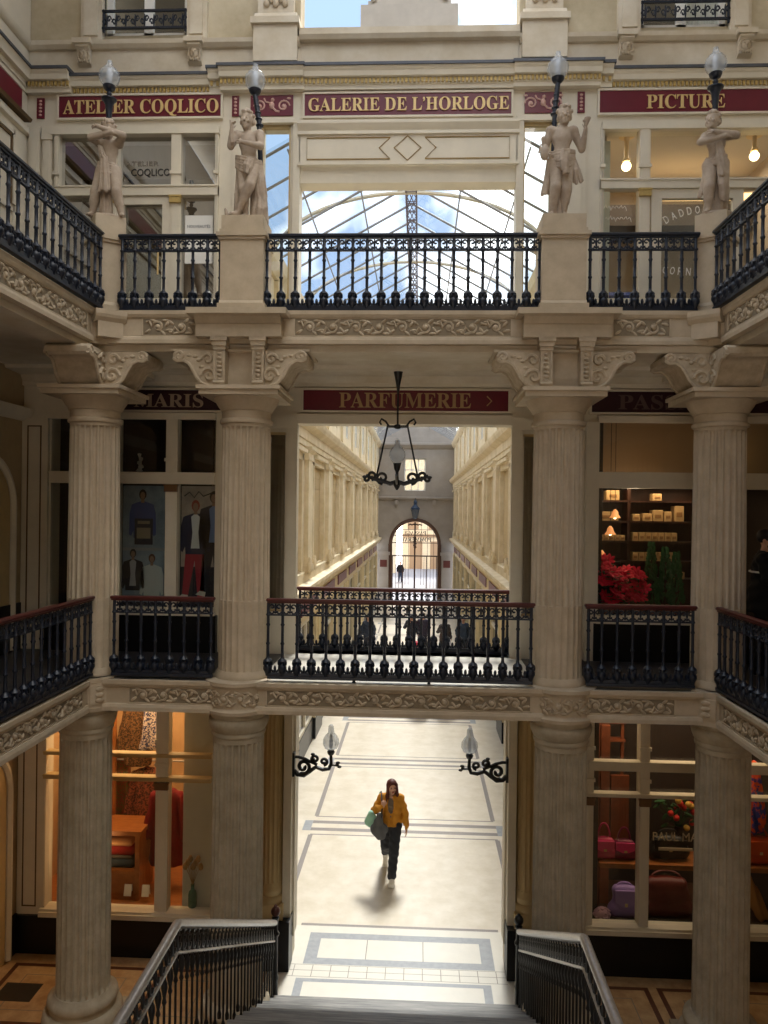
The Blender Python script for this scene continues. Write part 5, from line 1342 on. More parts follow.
F = Field((4.1, 10.0, 1.6), (4.92, 10.45, 2.6), .016); F.cap((4.60, 10.2, 2.5), (4.58, 10.2, 1.78), .07, .15, .03, fold=lambda X, Y, Z: .014*np.sin(X*60+Z*12)); F.build('fabric', mat('scarf_print', (226, 84, 36), .8, rgb2=(36, 52, 140), vs=7, lo=.48, hi=.52), t)
t = root('flower_arrangement', 'arrangement of red yellow and green silk flowers behind the black handbag', 'flowers', (3.72, 10.45, 1.28))
m = MB(); m.lathe([(.05, 1.28), (.08, 1.4), (.05, 1.55), (.06, 1.6)], (3.72, 10.45, 0), 14); m.build('pot', plain('pot_dark', (40, 34, 30)), t, 50)
for nm, c, n, sd in (('leaves', (40, 84, 44), 26, 1), ('red_blooms', (206, 44, 36), 9, 2), ('yellow_blooms', (214, 170, 80), 7, 3)):
    m = MB(); rr = random.Random(sd)
    for k in range(n):
        p = (3.72+rr.uniform(-.32, .2) if sd == 1 else 3.76+rr.uniform(-.2, .16), 10.42+rr.uniform(-.1, .06), 1.62+rr.uniform(0, .42))
        m.ell(p, (.06, .03, .018) if sd == 1 else (.045, .04, .04), 7, 5, Matrix.Rotation(rr.uniform(-1, 1), 3, 'Y'))
        if sd == 1: m.tube([(3.72, 10.45, 1.58), p], .005, 4)
    m.build(nm, plain('silk_'+nm, c, .7), t, 50)
t = root('window_lettering', 'cream shop name lettering on the handbag shop pane', 'lettering', (3.45, YW+.02, 1.6)); lettering('PAUL MARIUS', 3.19, 4.02, 1.66, .105, YW+.022, plain('pane_letters', (206, 190, 160)), t, .006, False)
m = MB(); m.box(3.26, 3.68, YW+.014, YW+.024, 1.54, 1.575); m.build('underline', plain('pane_letters', (206, 190, 160)), t, 0)
t = root('ladder_shelf', 'reddish open shelf stand high inside the handbag shop', 'shelf', (2.85, 10.9, 2.6)); m = MB()
for x in (2.62, 3.05): m.box(x, x+.04, 10.85, 10.9, 2.0, 3.2)
for z in (2.6, 2.85, 3.1): m.box(2.6, 3.1, 10.8, 10.95, z, z+.03)
m.build('frame', plain('board_brown', (126, 66, 38)), t, 0)

# mid left: posters
shopfront('dim shopfront of the mid gallery at left with fashion posters behind glass', -4.57, -2.42, 4.45, 6.9, [(-3.80, -3.67), (-3.05, -2.90)], [(6.07, 6.22)], (ZM, 4.39), bx0=-4.6)
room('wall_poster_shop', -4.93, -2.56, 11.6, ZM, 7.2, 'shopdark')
def poster(label, x0, x1, z0, z1, bg):
    t = root('poster', label, 'poster', ((x0+x1)/2, YW+.12, z0), group='fashion posters'); m = MB(); m.box(x0, x1, YW+.10, YW+.12, z0, z1); m.build('sheet', bg, t, 0); return t
def fig(t, x, zf, h, coat, leg, hairc, skin=(150, 118, 100), top=None, legs=True, y=YW+.098):
    def P(nm, pts, c, dy=0): m = MB(); m.prism([(x+a*h, zf+b*h) for a, b in pts][::-1], y-.002-dy, y); m.build(nm, plain('print_%d_%d_%d' % c, c), t, 0)
    if legs:
        P('printed_trousers', [(-.13, .03), (-.07, .02), (-.005, .38), (.03, .0), (.09, .0), (.095, .52), (-.095, .52)], leg)
        P('printed_shoes', [(-.17, .0), (-.08, -.02), (-.07, .025), (-.13, .035)], (206, 200, 190), .001)
    P('printed_coat', [(-.10, .44), (.10, .44), (.105, .52), (.13, .46), (.155, .48), (.15, .72), (.125, .82), (.03, .855), (-.03, .855), (-.125, .82), (-.15, .72), (-.155, .48), (-.13, .46), (-.105, .52)], coat, .001)
    if top: P('printed_top', [(-.045, .50), (.045, .50), (.03, .66), (.045, .82), (.018, .845), (-.018, .845), (-.045, .82), (-.03, .66)], top, .002)
    P('printed_neck', [(-.018, .84), (.018, .84), (.018, .89), (-.018, .89)], skin, .0015)
    P('printed_hair', [(.043*math.cos(a), .935+.058*math.sin(a)) for a in [k*PI/6 for k in range(12)]]+[(.06, .82), (-.06, .82)][:0], hairc, .002)
    P('printed_face', [(.028*math.cos(a), .922+.042*math.sin(a)) for a in [k*PI/6 for k in range(12)]], skin, .003)
t = poster('poster of two photographs, figure in blue above and couple below, left pane', -3.66, -3.06, 4.52, 6.05, plain('poster_grey', (150, 168, 180), .6, rgb2=(112, 126, 142), vs=4))
m = MB(); m.box(-3.66, -3.06, YW+.095, YW+.1, 5.20, 5.24); m.build('divider', plain('poster_pale', (150, 156, 160)), t, 0)
fig(t, -3.40, 4.86, 1.15, (60, 80, 140), (40, 46, 70), (40, 32, 32), legs=False)
m = MB(); m.box(-3.5, -3.26, YW+.085, YW+.09, 5.28, 5.62); m.build('printed_device', plain('print_navy', (30, 36, 56)), t, 0)
m = MB(); m.box(-3.47, -3.29, YW+.082, YW+.085, 5.36, 5.50); m.box(-3.46, -3.3, YW+.082, YW+.085, 5.55, 5.59); m.build('printed_screen', plain('print_pale', (150, 140, 120)), t, 0)
fig(t, -3.52, 4.25, .98, (34, 32, 40), (30, 30, 40), (30, 24, 24), legs=False, top=(180, 180, 186)); fig(t, -3.27, 4.15, 1.02, (196, 202, 200), (90, 90, 96), (90, 58, 46), legs=False)
t = poster('poster of a red-haired walker in red trousers beside a companion in navy coat, right pane', -2.89, -2.32, 4.52, 6.05, plain('poster_taupe', (190, 178, 164), .6, rgb2=(140, 132, 128), vs=3))
m = MB(); m.box(-2.89, -2.32, YW+.0988, YW+.1, 4.52, 5.0); m.build('printed_pavement', plain('print_dark', (46, 46, 54)), t, 0)
fig(t, -2.70, 4.60, 1.28, (46, 48, 76), (160, 44, 60), (150, 58, 44), top=(220, 226, 230)); fig(t, -2.46, 4.64, 1.36, (34, 36, 52), (40, 42, 54), (60, 44, 36), top=(110, 140, 196))
m = MB(); m.tube([(-2.85, YW+.095, 5.92), (-2.78, YW+.095, 5.97), (-2.72, YW+.095, 5.9), (-2.66, YW+.095, 5.98), (-2.6, YW+.095, 5.92), (-2.5, YW+.095, 5.96), (-2.42, YW+.095, 5.95)], .008, 5); m.build('printed_script', 'print', t, 40)
t = root('cut_glass_ornament', 'small pale cut ornament glinting in the upper pane above the posters', 'ornament', (-3.6, 10.3, 6.3)); m = MB(); 
for k in range(5): m.lathe([(.01, 0), (.05-.008*k, .02), (.03, .05), (.01, .06)], (-3.6+.02*(k % 2), 10.3, 6.24+.05*k), 8)
m.build('facets', 'white', t, 0)
# mid right: shop with shelves, poinsettias and conifers
shopfront('shopfront of the mid gallery at right with poinsettias and lit shelves', 2.44, 4.9, 4.45, 6.9, [(3.66, 3.78)], [(6.08, 6.28)], (ZM, 4.39))
t = root('shopfront_pilaster', 'cream pilaster at the left edge of the poinsettia shopfront', 'pilaster', (2.36, YW, ZM)); m = MB(); m.box(2.28, 2.44, YW-.09, YW, ZM, 6.9); m.box(2.31, 2.41, YW-.10, YW-.09, 4.5, 6.0); m.build('shaft', 'cream', t, 0)
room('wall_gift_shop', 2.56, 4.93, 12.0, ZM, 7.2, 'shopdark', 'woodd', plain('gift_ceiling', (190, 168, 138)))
m = MB(); m.box(2.35, 4.9, 10.6, 10.66, 6.15, 7.2); o = struct(m, 'wall_gift_fascia', plain('gift_fascia', (168, 138, 104), .7)); 
def shelf_unit():
    t = root('wall_shelves', 'dark shelving behind the poinsettias holding rows of pale boxes', 'shelf', (3.5, 11.3, ZM))
    for z in (4.85, 5.1, 5.38, 5.66, 5.95):
        m = MB(); m.box(2.57, 4.2, 11.0, 11.35, z-.025, z); m.build('shelf_board', 'woodd', t, 0)
    m = MB(); m.box(2.57, 4.2, 11.35, 11.4, ZM, 6.2); m.box(3.14, 3.18, 11.0, 11.35, ZM, 6.2); m.build('back_panel', 'woodd', t, 0)
shelf_unit()
BX = [(5.66, [(2.62, .4, .13), (3.22, .1, .10), (3.36, .13, .11), (3.5, .14, .16), (3.66, .1, .14), (3.80, .13, .22)]), (5.95, [(2.85, .18, .14), (3.5, .12, .10)]), (4.85, [(3.75, .2, .1)]), (5.1, [(3.22+.09*k, .08, .12) for k in range(7)]), (5.38, [(3.22+.09*k, .08, .12) for k in range(7)]+[(2.6+.075*k, .065, .08) for k in range(7)])]
NUM = ['thirteenth', 'fourteenth', 'fifteenth', 'sixteenth']
names = {5.66: 'second shelf', 5.95: 'top shelf', 4.85: 'lowest shelf', 5.1: 'fourth shelf', 5.38: 'third shelf'}
for z, L in BX:
    for k, (x, w, h) in enumerate(L):
        t = root('gift_box', f'pale box on the {names[z]} of the poinsettia shop, {ORD[k]} from the left'.replace('nearest', 'first') if k < 12 else f'small pale box on the {names[z]} of the poinsettia shop, {NUM[k-12]} from the left', 'box', (x+w/2, 11.1, z), group='boxes on the dark shelves')
        m = MB(); m.box(x, x+w, 11.02, 11.2, z, z+h, .006); m.build('carton', plain('carton', (206, 172, 120), .7, var=.15), t, 0)
        m = MB(); m.box(x+w*.2, x+w*.8, 11.014, 11.02, z+h*.3, z+h*.6); m.build('paper_label', plain('carton_label', (150, 112, 70)), t, 0)
for k, (x, z, lab) in enumerate(((2.79, 5.72, 'upper bell-shaped pendant lamp in the poinsettia shop'), (2.73, 5.50, 'middle bell-shaped pendant lamp in the poinsettia shop'), (2.62, 5.18, 'lowest bell-shaped pendant lamp, by the window edge of the poinsettia shop'))):
    t = root('pendant_lamp', lab, 'lamp', (x, 10.3, 7.2), group='pendant lamps')
    m = MB(); m.lathe([(.075, z-.015), (.065, z), (.045, z+.03), (.038, z+.065), (.026, z+.08), (.012, z+.10)], (x, 10.3, 0), 16); sh = m.build('glass_shade', 'warmshade', t, 50)
    m = MB(); m.ell((x, 10.3, z-.0), (.022, .022, .03), 8, 6); m.build('bulb', 'bulb', sh, 50)
    m = MB(); m.tube([(x, 10.3, z+.12), (x, 10.3, 7.18)], .004, 5); m.build('cord', 'ironk', t, 0)
def poinsettia(x, y, z, label, s, n):
    t = root('poinsettia', label, 'plant', (x, y, z), group='poinsettias in the shop window')
    m = MB(); m.lathe([(.07, z), (.09, z+.14), (.1, z+.15), (.08, z+.15)], (x, y, 0), 14); m.build('pot', plain('clay_pot', (120, 70, 48)), t, 40)
    rr = random.Random(int(x*100)); st = MB(); br = MB(); gl = MB()
    for k in range(n):
        a = rr.uniform(0, 6.28); r = rr.uniform(.02, .15)*s; zz = z+.16+rr.uniform(0, .52)*s
        c = (x+r*math.cos(a), y+r*math.sin(a), zz); st.tube([(x, y, z+.14), c], .006, 4); tl = Matrix.Rotation(rr.uniform(.3, 1.3), 3, 'X') @ Matrix.Rotation(rr.uniform(-.5, .5), 3, 'Y')
        for j in range(7):
            b = j*2*PI/7+a; q = tl @ Vector((.05*math.cos(b), .05*math.sin(b), .01)); br.ell((c[0]+q.x, c[1]+q.y, zz+q.z), (.052, .026, .008), 6, 4, tl @ Matrix.Rotation(b, 3, 'Z') @ Matrix.Rotation(-.3, 3, 'Y'))
        for j in range(3):
            b = j*2.1+a; gl.ell((c[0]+.06*math.cos(b), c[1]+.06*math.sin(b), zz-.05), (.05, .024, .006), 6, 4, Matrix.Rotation(b, 3, 'Z'))
    st.build('stem', plain('stem_green', (60, 70, 40)), t, 40); br.build('red_bracts', plain('poinsettia_red', (232, 24, 66), .6), t, 40); gl.build('leaves', plain('leaf_green', (44, 74, 44)), t, 40)
poinsettia(2.66, 10.10, 4.46, 'tall red poinsettia at the left edge of the shop window', 1.1, 24); poinsettia(2.86, 10.20, 4.46, 'red poinsettia second from the left in the shop window', .8, 16); poinsettia(3.05, 10.10, 4.46, 'small red poinsettia next to the little conifers', .72, 16)
for x, h, lab in ((3.24, .78, 'little clipped conifer next to the poinsettias'), (3.42, .72, 'middle little clipped conifer in the shop window'), (3.56, .66, 'little clipped conifer beside the right column')):
    t = root('potted_conifer', lab, 'plant', (x, 10.2, 4.46), group='little conifers in the shop window')
    m = MB(); m.lathe([(.06, 4.46), (.08, 4.58), (.06, 4.58)], (x, 10.2, 0), 12); m.build('pot', plain('clay_pot', (120, 70, 48)), t, 40)
    m = MB(); m.tube([(x, 10.2, 4.56), (x, 10.2, 4.52+h)], .01, 5); m.build('trunk', 'woodd', t, 0)
    m = MB(); rr = random.Random(int(x*50))
    for k in range(240):
        f = rr.random(); a = rr.uniform(0, 6.28); r = .105*(1-f*.75)*rr.uniform(.8, 1.05); m.ell((x+r*math.cos(a), 10.2+r*math.sin(a), 4.60+f*h), (.022, .012, .03), 5, 4, Matrix.Rotation(a, 3, 'Z') @ Matrix.Rotation(.4, 3, 'Y'))
    m.build('foliage', plain('conifer_green', (54, 104, 60), .8, var=.3, vs=20), t, 40)
t = root('hanging_lights', 'short string of three small glowing bulbs right of the far right mid column', 'lights', (4.36, 10.3, 6.5)); m = MB(); m.tube([(4.36, 10.3, 6.5), (4.36, 10.3, 7.18)], .004, 5); m.build('cord', 'ironk', t, 0)
for dx, z in ((-.015, 6.66), (.012, 6.58), (.012, 6.51)): m = MB(); m.ell((4.36+dx, 10.3, z), (.022, .022, .026), 8, 6); m.build('bulb', 'bulb', t, 60)
# upper shops
shopfront('upper left shopfront under the ATELIER COQLICO sign with reflecting panes and door', -4.56, -2.42, ZU+.55, 10.56, [(-4.56, -4.5), (-3.84, -3.72), (-3.03, -2.90), (-2.46, -2.42)], [(9.77, 9.90)], (ZU+.0, ZU+.49), glass='glassr', wood='cream')
shopfront('upper right shopfront under the PICTURE sign with lit interior', 2.42, 4.9, ZU+.55, 10.6, [(2.42, 2.46), (2.90, 3.03)], [(9.82, 9.94)], (ZU+.0, ZU+.49))
t = root('door_leaf', 'cream door frame with large dark pane in the upper left shopfront', 'door', (-3.4, YW, ZU)); m = MB()
m.box(-3.72, -3.64, YW-.05, YW+.02, ZU, 9.66); m.box(-3.14, -3.032, YW-.05, YW+.02, ZU, 9.66); m.box(-3.72, -3.032, YW-.05, YW+.02, 9.66, 9.768); fr = m.build('frame', 'cream', t, 0)
m = MB(); m.quad((-3.64, YW-.01, ZU+.1), (-3.14, YW-.01, ZU+.1), (-3.14, YW-.01, 9.66), (-3.64, YW-.01, 9.66)); m.build('pane', 'glass', fr, 0)
m = MB(); m.tube([(-3.18, YW-.08, 8.75), (-3.18, YW-.08, 9.05)], .012, 6); m.build('handle', 'gold', t, 40)
t = root('door_leaf', 'cream door frame with lettered pane in the upper right shopfront', 'door', (3.6, YW, ZU)); m = MB()
m.box(3.05, 3.18, YW-.05, YW+.02, ZU, 9.70); m.box(4.05, 4.18, YW-.05, YW+.02, ZU, 9.70); m.box(3.05, 4.18, YW-.05, YW+.02, 9.70, 9.818); fr = m.build('frame', 'cream', t, 0)
m = MB(); m.quad((3.18, YW-.01, ZU+.1), (4.05, YW-.01, ZU+.1), (4.05, YW-.01, 9.7), (3.18, YW-.01, 9.7)); m.build('pane', 'glass', fr, 0)
room('wall_atelier', -4.93, -2.56, 11.4, ZU, 10.7, plain('atelier_wall', (96, 84, 68)), 'woodd', plain('atelier_ceiling', (170, 158, 136)))
room('wall_picture_shop', 2.56, 4.93, 12.0, ZU, 10.7, plain('picture_wall', (176, 160, 138)), 'woodd', plain('picture_ceiling', (200, 190, 172)))
m = MB(); m.box(2.35, 4.9, 11.2, 11.9, 9.9, 10.2); struct(m, 'ceiling_beam', plain('picture_beam', (70, 58, 48)))
t = root('window_lettering', 'thin dark lettering on the reflecting transom pane at upper left', 'lettering', (-3.3, YW+.02, 10.1)); lettering('COQLICO', -3.58, -3.07, 10.06, .09, YW+.022, plain('pane_dark', (60, 56, 50)), t, .006, False); lettering('ATELIER', -3.66, -3.22, 10.19, .055, YW+.022, plain('pane_faint', (140, 130, 116)), t, .006, False)
t = root('paper_notice', 'white paper notice fixed to the upper left shop pane', 'notice', (-2.67, YW+.06, 9.0)); m = MB(); m.box(-2.86, -2.50, YW+.014, YW+.022, 8.92, 9.54); m.build('sheet', 'white', t, 0); lettering('NOUVEAUTÉS', -2.83, -2.53, 9.38, .045, YW+.012, plain('grey_ink', (120, 120, 124)), t, .004, False)
t = root('door_lettering', 'white arched lettering on the upper right shop door', 'lettering', (3.5, YW, 8.7))
for txt, sgn in (('DADDO', 1), ('CORNE', -1)):
    for i, chh in enumerate(txt):
        a = math.radians(30-6.5*i if sgn > 0 else 14-3.5*i); cx = 3.70-.9*math.sin(math.radians(30-6.5*i)); cz = (8.68+.9*math.cos(a)) if sgn > 0 else 9.70-.9*math.cos(a); ro = sgn*a
        vs, fs = text_mesh(chh, .095, .055, .006, False); c, s_ = math.cos(ro), math.sin(ro)
        mb = MB(); mb.add([(cx+(v[0]-.037)*c-(v[2]-.055)*s_, YW-.016+v[1], cz+(v[0]-.037)*s_+(v[2]-.055)*c) for v in vs], fs); mb.build('letter', 'white', t, 0)
t = root('pale_board', 'pale grey board standing inside the left pane of the upper right shop', 'board', (2.5, 10.02, ZU)); m = MB(); m.box(2.43, 2.60, 10.01, 10.04, ZU+.5, 10.55); m.build('board', plain('pale_board', (206, 210, 200)), t, 0)
t = root('window_script', 'thin white handwritten script on the upper right pane', 'lettering', (2.6, YW+.02, 9.5)); 
m = MB(); rr = random.Random(2)
for row, (zz, x0) in enumerate(((9.62, 2.44), (9.48, 2.50))):
    pts = []
    for i in range(26): pts.append((x0+.013*i, YW+.022, zz+(.045 if i % 5 == 0 else .014)*math.sin(i*1.7)))
    m.tube(pts, .004, 4)
m.build('script', 'white', t, 0)
for x, y, zc, zb, lab in ((4.47, 10.15, 10.55, 10.40, 'brass ceiling lamp with glowing globe near the right statue'), (2.84, 10.15, 10.6, 10.28, 'brass ceiling lamp with glowing globe near the mullion of the upper right shop')):
    t = root('ceiling_lamp', lab, 'lamp', (x, y, 10.7), group='globe lamps in the upper right shop')
    m = MB(); m.lathe([(.10, 10.7), (.10, 10.66), (.03, 10.655), (.03, zb+.10), (.045, zb+.09), (.045, zb+.06)], (x, y, 0), 16); m.build('brass_stem', 'gold', t, 40)
    m = MB(); m.ell((x, y, zb), (.06, .06, .06), 16, 10); m.build('globe', 'bulb', t, 60)
t = root('light_strip', 'warm lit strip across the back of the upper right shop', 'lamp', (3.9, 11.15, 10.1)); m = MB(); m.box(3.3, 4.85, 11.1, 11.18, 10.24, 10.32); m.build('tube', 'strip', t, 0)
for k, (x, z, c, lab) in enumerate(((2.75, 8.9, (150, 120, 80), 'brown framed picture hung low in the upper right shop'), (3.02, 8.95, (190, 180, 160), 'pale framed picture hung low in the upper right shop'))):
    t = root('framed_picture', lab, 'picture', (x, 11.9, z), group='framed pictures'); m = MB(); m.box(x-.16, x+.16, 11.93, 11.99, z-.2, z+.2); m.build('frame', 'woodd', t, 0); m = MB(); m.box(x-.12, x+.12, 11.92, 11.93, z-.16, z+.16); m.build('print', plain(f'pic_{k}', c), t, 0)
t = root('blue_armchair', 'dark blue armchair inside the upper right shop, behind the balustrade', 'chair', (3.0, 10.6, ZU)); m = MB(); m.box(2.7, 3.25, 10.4, 10.9, ZU+.2, ZU+.5, .06); m.build('seat', plain('blue_velvet', (24, 48, 110), .8), t, 40); m = MB(); m.box(2.7, 3.25, 10.85, 11.05, ZU+.2, ZU+1.0, .06); m.build('backrest', plain('blue_velvet', (24, 48, 110)), t, 40)
for x in (2.75, 3.2):
    for y in (10.45, 10.98): m = MB(); m.lathe([(.015, ZU), (.025, ZU+.2)], (x, y, 0), 8); m.build('leg', 'woodd', t, 30)
# window guards in the attic
for x0, x1, lab in ((-3.97, -2.86, 'ornate dark iron guard across the attic window at upper left'), (2.9, 4.0, 'ornate dark iron guard across the attic window at upper right')):
    t = root('window_guard', lab, 'railing', ((x0+x1)/2, YW-.02, 11.9), group='attic window guards')
    m = MB()
    for z in (11.94, 12.16): m.box(x0, x1, YW-.03, YW-.0, z, z+.025)
    for x in (x0+.01, x1-.03): m.box(x, x+.02, YW-.03, YW, 11.9, 12.19)
    m.build('frame', 'iron', t, 0)
    m = MB(); n = 9; w = (x1-x0)/n
    for i in range(n):
        x = x0+(i+.5)*w
        for s in (-1, 1): m.tube([(x+s*(.028+.028*(1-k/14)*math.cos(k*.6)), YW-.015, 12.05+s*.02+.05*(1-k/14)*math.sin(k*.6)) for k in range(12)], .010, 4)
        m.ell((x, YW-.015, 12.05), (.014, .012, .09), 6, 5)
    m.build('scrollwork', 'iron', t, 50)
# ---------------------------------------------------------------- hanging lantern and bracket lamps
def spiral(cx, cz, R, a0, turns, s, n=16): return [(cx+R*(1-.8*i/n)*math.cos(a0+s*turns*2*PI*i/n), cz+R*(1-.8*i/n)*math.sin(a0+s*turns*2*PI*i/n)) for i in range(n+1)]
LX, LY = -.06, 9.0
TL = Matrix.Translation((0, 0, -.055))
t = root('hanging_lantern', 'black iron lantern with scrolled arms and one glass globe hanging before the long hall', 'lantern', (LX, LY, 7.44))
m = MB(TL); m.tube([(LX, LY, 6.80), (LX, LY, 7.40)], .011, 6); m.lathe([(.012, 7.20), (.022, 7.28), (.05, 7.42), (.055, 7.44)], (LX, LY, 0), 14); m.build('suspension_rod', 'ironk', t, 40)
m = MB(TL); m.ell((LX, LY, 6.80), (.05, .03, .03), 10, 6); m.tube([(LX-.13, LY, 6.80), (LX+.13, LY, 6.80)], .016, 6)
for s in (-1, 1): m.tube([(LX+s*.10, LY, 6.80), (LX+s*.14, LY, 6.86), (LX+s*.19, LY, 6.89), (LX+s*.21, LY, 6.85), (LX+s*.19, LY, 6.82)], .013, 6)
m.build('hook_bar', 'ironk', t, 40)
for s in (-1, 1): m = MB(TL); m.tube([(LX+s*.12, LY, 6.79), (LX+s*.24, LY, 6.22)], .011, 6); m.build('rod', 'ironk', t, 40)
for s in (-1, 1):
    m = MB(TL); m.tube([(LX, LY, 6.16), (LX+s*.08, LY, 6.13), (LX+s*.17, LY, 6.16), (LX+s*.28, LY, 6.19), (LX+s*.36, LY, 6.22)], [.026, .028, .026, .022, .016], 6)
    for cx, cz, R, a, tn, d in ((.17, 6.20, .075, -1.6, 1.3, s), (.30, 6.225, .055, -1.6, 1.2, -s), (.36, 6.19, .04, 1.5, 1.1, s)): m.tube([(LX+s*0+s*(cx)+(p[0]-cx)*s, LY, p[1]) for p in spiral(cx, cz, R, a, tn, 1 if d == s else -1)], .017, 6)
    m.ell((LX+s*.38, LY, 6.21), (.03, .02, .02), 7, 5); m.build('scroll_arm', 'ironk', t, 40)
    m = MB(TL); m.tube([(LX, LY, 6.15), (LX, LY+s*.10, 6.13), (LX, LY+s*.22, 6.17), (LX, LY+s*.34, 6.22)], .014, 6); m.build('cross_arm', 'ironk', t, 40)
m = MB(TL); m.lathe([(.01, 6.06), (.03, 6.09), (.05, 6.13), (.02, 6.17), (.018, 6.27), (.035, 6.30), (.045, 6.36), (.05, 6.37)], (LX, LY, 0), 12); m.build('stem', 'ironk', t, 40)
m = MB(TL); m.lathe([(.04, 6.37), (.075, 6.40), (.098, 6.46), (.092, 6.51), (.06, 6.56), (.035, 6.58), (.03, 6.64)], (LX, LY, 0), 20); gg = m.build('glass_globe', 'globe', t, 60)
m = MB(TL); m.lathe([(.02, 6.38), (.025, 6.44), (.02, 6.6), (.01, 6.66)], (LX, LY, 0), 10); m.build('inner_tube', 'frost', gg, 60)

for s, d in ((-1, 'left'), (1, 'right')):
    t = root('bracket_lamp', f'black scrolled iron bracket lamp with clear globe on the {d} jamb of the passage', 'lamp', (s*1.36, YW-.1, 2.5), group='bracket lamps of the passage')
    B = lambda a, z: (s*(1.345-a), YW-.08, z)
    m = MB(); m.box(*sorted((s*1.33, s*1.365)), YW-.12, YW-.04, 2.38, 2.68); m.build('back_plate', 'ironk', t, 0)
    m = MB(); m.tube([B(0, 2.45), B(.05, 2.40), B(.13, 2.39), B(.20, 2.44), B(.28, 2.50), B(.37, 2.47), B(.45, 2.48), B(.475, 2.55), B(.47, 2.66)], [.03, .03, .028, .026, .026, .026, .024, .022, .02], 7)
    m.tube([B(p[0], p[1]) for p in spiral(.12, 2.50, .095, -2.0, 1.4, 1, 20)], .024, 6); m.tube([B(p[0], p[1]) for p in spiral(.27, 2.60, .055, -1.8, 1.3, -1)], .019, 6); m.tube([B(p[0], p[1]) for p in spiral(.38, 2.57, .05, -1.5, 1.2, 1)], .019, 6)
    m.tube([B(.0, 2.62), B(.06, 2.62), B(.14, 2.60), B(.22, 2.56), B(.3, 2.53)], .02, 6)
    for a, z in ((.55, 2.53), (.58, 2.51), (.56, 2.56), (.06, 2.40), (.24, 2.66), (.15, 2.42)): m.ell(B(a, z), (.03, .02, .018), 7, 5)
    m.tube([B(.44, 2.51), B(.5, 2.53), B(.57, 2.52)], .012, 5); m.build('scroll_arm', 'ironk', t, 40)
    gx = s*(1.345-.47); gy = YW-.08
    m = MB(); m.lathe([(.02, 2.65), (.04, 2.67), (.05, 2.70), (.035, 2.72)], (gx, gy, 0), 14); m.build('globe_holder', 'ironk', t, 40)
    m = MB(); m.lathe([(.04, 2.72), (.08, 2.745), (.105, 2.80), (.10, 2.86), (.07, 2.91), (.04, 2.94), (.035, 3.02), (.02, 3.04)], (gx, gy, 0), 20); gg = m.build('glass_globe', 'globe', t, 60)
    m = MB(); m.lathe([(.02, 2.74), (.024, 2.8), (.018, 2.9), (.01, 2.93)], (gx, gy, 0), 10); m.build('inner_tube', 'frost', gg, 60)

# ---------------------------------------------------------------- stairs in front and their railings
t = root('staircase', 'grey streaked marble stair rising from the ground floor toward the viewer', 'staircase', (0, 8.78, 0))
m = MB(); rise, go = .1665, .314; y = 8.78
n = 11
prof = [(8.78, 0)]
for k in range(n):
    yk = 8.78-go*k; z = rise*(k+1)
    prof += [(yk, z-.04), (yk+.025, z-.035), (yk+.025, z), (yk-go, z)]
prof += [(3.2, rise*n), (3.2, 0)]
m.prof_x(prof, -1.40, 1.40); m.build('steps', 'gmarble', t, 0)
m = MB()
for a, b in ((-1.46, -1.40), (1.40, 1.46)): m.prof_x([(8.70, 0), (8.70, .12), (5.3, 1.92), (3.2, 1.92), (3.2, 0)], a, b)
m.build('string_wall', 'stone_low', t, 0)
def stair_rail(xa, xb, label):
    x = xa
    X = lambda y: xa+(xb-xa)*min(1, max(0, (8.80-y)/(8.80-5.47)))
    t = root('stair_railing', label, 'railing', (x, 8.83, 0), group='stair railings')
    yb = 5.47
    top = lambda y: 1.0+.53*(8.80-y) if y > yb else 1.0+.53*(8.80-yb)
    base = lambda y: max(0, .17*max(0, math.ceil((8.78-y)/go))) if y > 5.3 else 1.87
    ys = [8.80-.1*k for k in range(34)]+[yb]+[5.3, 5.0, 4.5, 4.0, 3.4]
    m = MB(); m.tube([(X(y), y, top(y)) for y in ys], .034, 10); m.build('handrail', 'ironend', t, 60)
    m = MB(); m.tube([(X(y), y, top(y)-.21) for y in ys], .014, 6); m.build('lower_rail', 'ironend', t, 60)
    m = MB()
    y = 8.74
    while y > 3.5:
        z = top(y)-.11; x = X(y)
        m.tube([(x, y+.04*(1-k/14)*math.cos(k*.62), z+.045+.03*(1-k/14)*math.sin(k*.62)) for k in range(10)], .010, 4); m.tube([(x, y+.035*math.cos(-k*.7), z-.045+.03*math.sin(-k*.7)) for k in range(7)], .010, 4); m.ell((x, y-.05, z), (.016, .02, .07), 6, 5)
        y -= .115
    m.build('scroll_band', 'ironk', t, 50)
    y = 8.70; i = 0
    while y > 3.6:
        x = X(y); b = MB(); z0, z1 = base(y), top(y)-.215
        b.lathe([(.018, z0), (.02, z0+.04), (.010, z0+.07), (.0095, z1-.20), (.018, z1-.18), (.010, z1-.15), (.024, z1-.08), (.022, z1-.05), (.012, z1-.02), (.012, z1)], (x, y, 0), 8); b.build('baluster', 'ironk', t, 50)
        y -= .125
    x = xa; b = MB(); y = 8.86
    b.lathe([(.07, 0), (.075, .04), (.05, .07), (.035, .12), (.033, .3), (.045, .34), (.033, .38), (.03, .8), (.05, .84), (.03, .88), (.03, 1.0), (.045, 1.03), (.02, 1.05)], (x, y, 0), 14); b.build('newel_post', 'ironk', t, 50)
    b = MB(); b.ell((x, y, 1.10), (.055, .055, .058), 16, 10); b.lathe([(.015, 1.15), (.02, 1.165), (.005, 1.18)], (x, y, 0), 10); b.build('ball_finial', plain('finial_brown', (70, 38, 34), .3, metal=.3) if x < 0 else 'ironk', t, 60)
stair_rail(-1.40, -1.50, 'black iron stair railing with worn grey handrail, left side of the stair'); stair_rail(1.40, 1.40, 'black iron stair railing with worn grey handrail, right side of the stair')

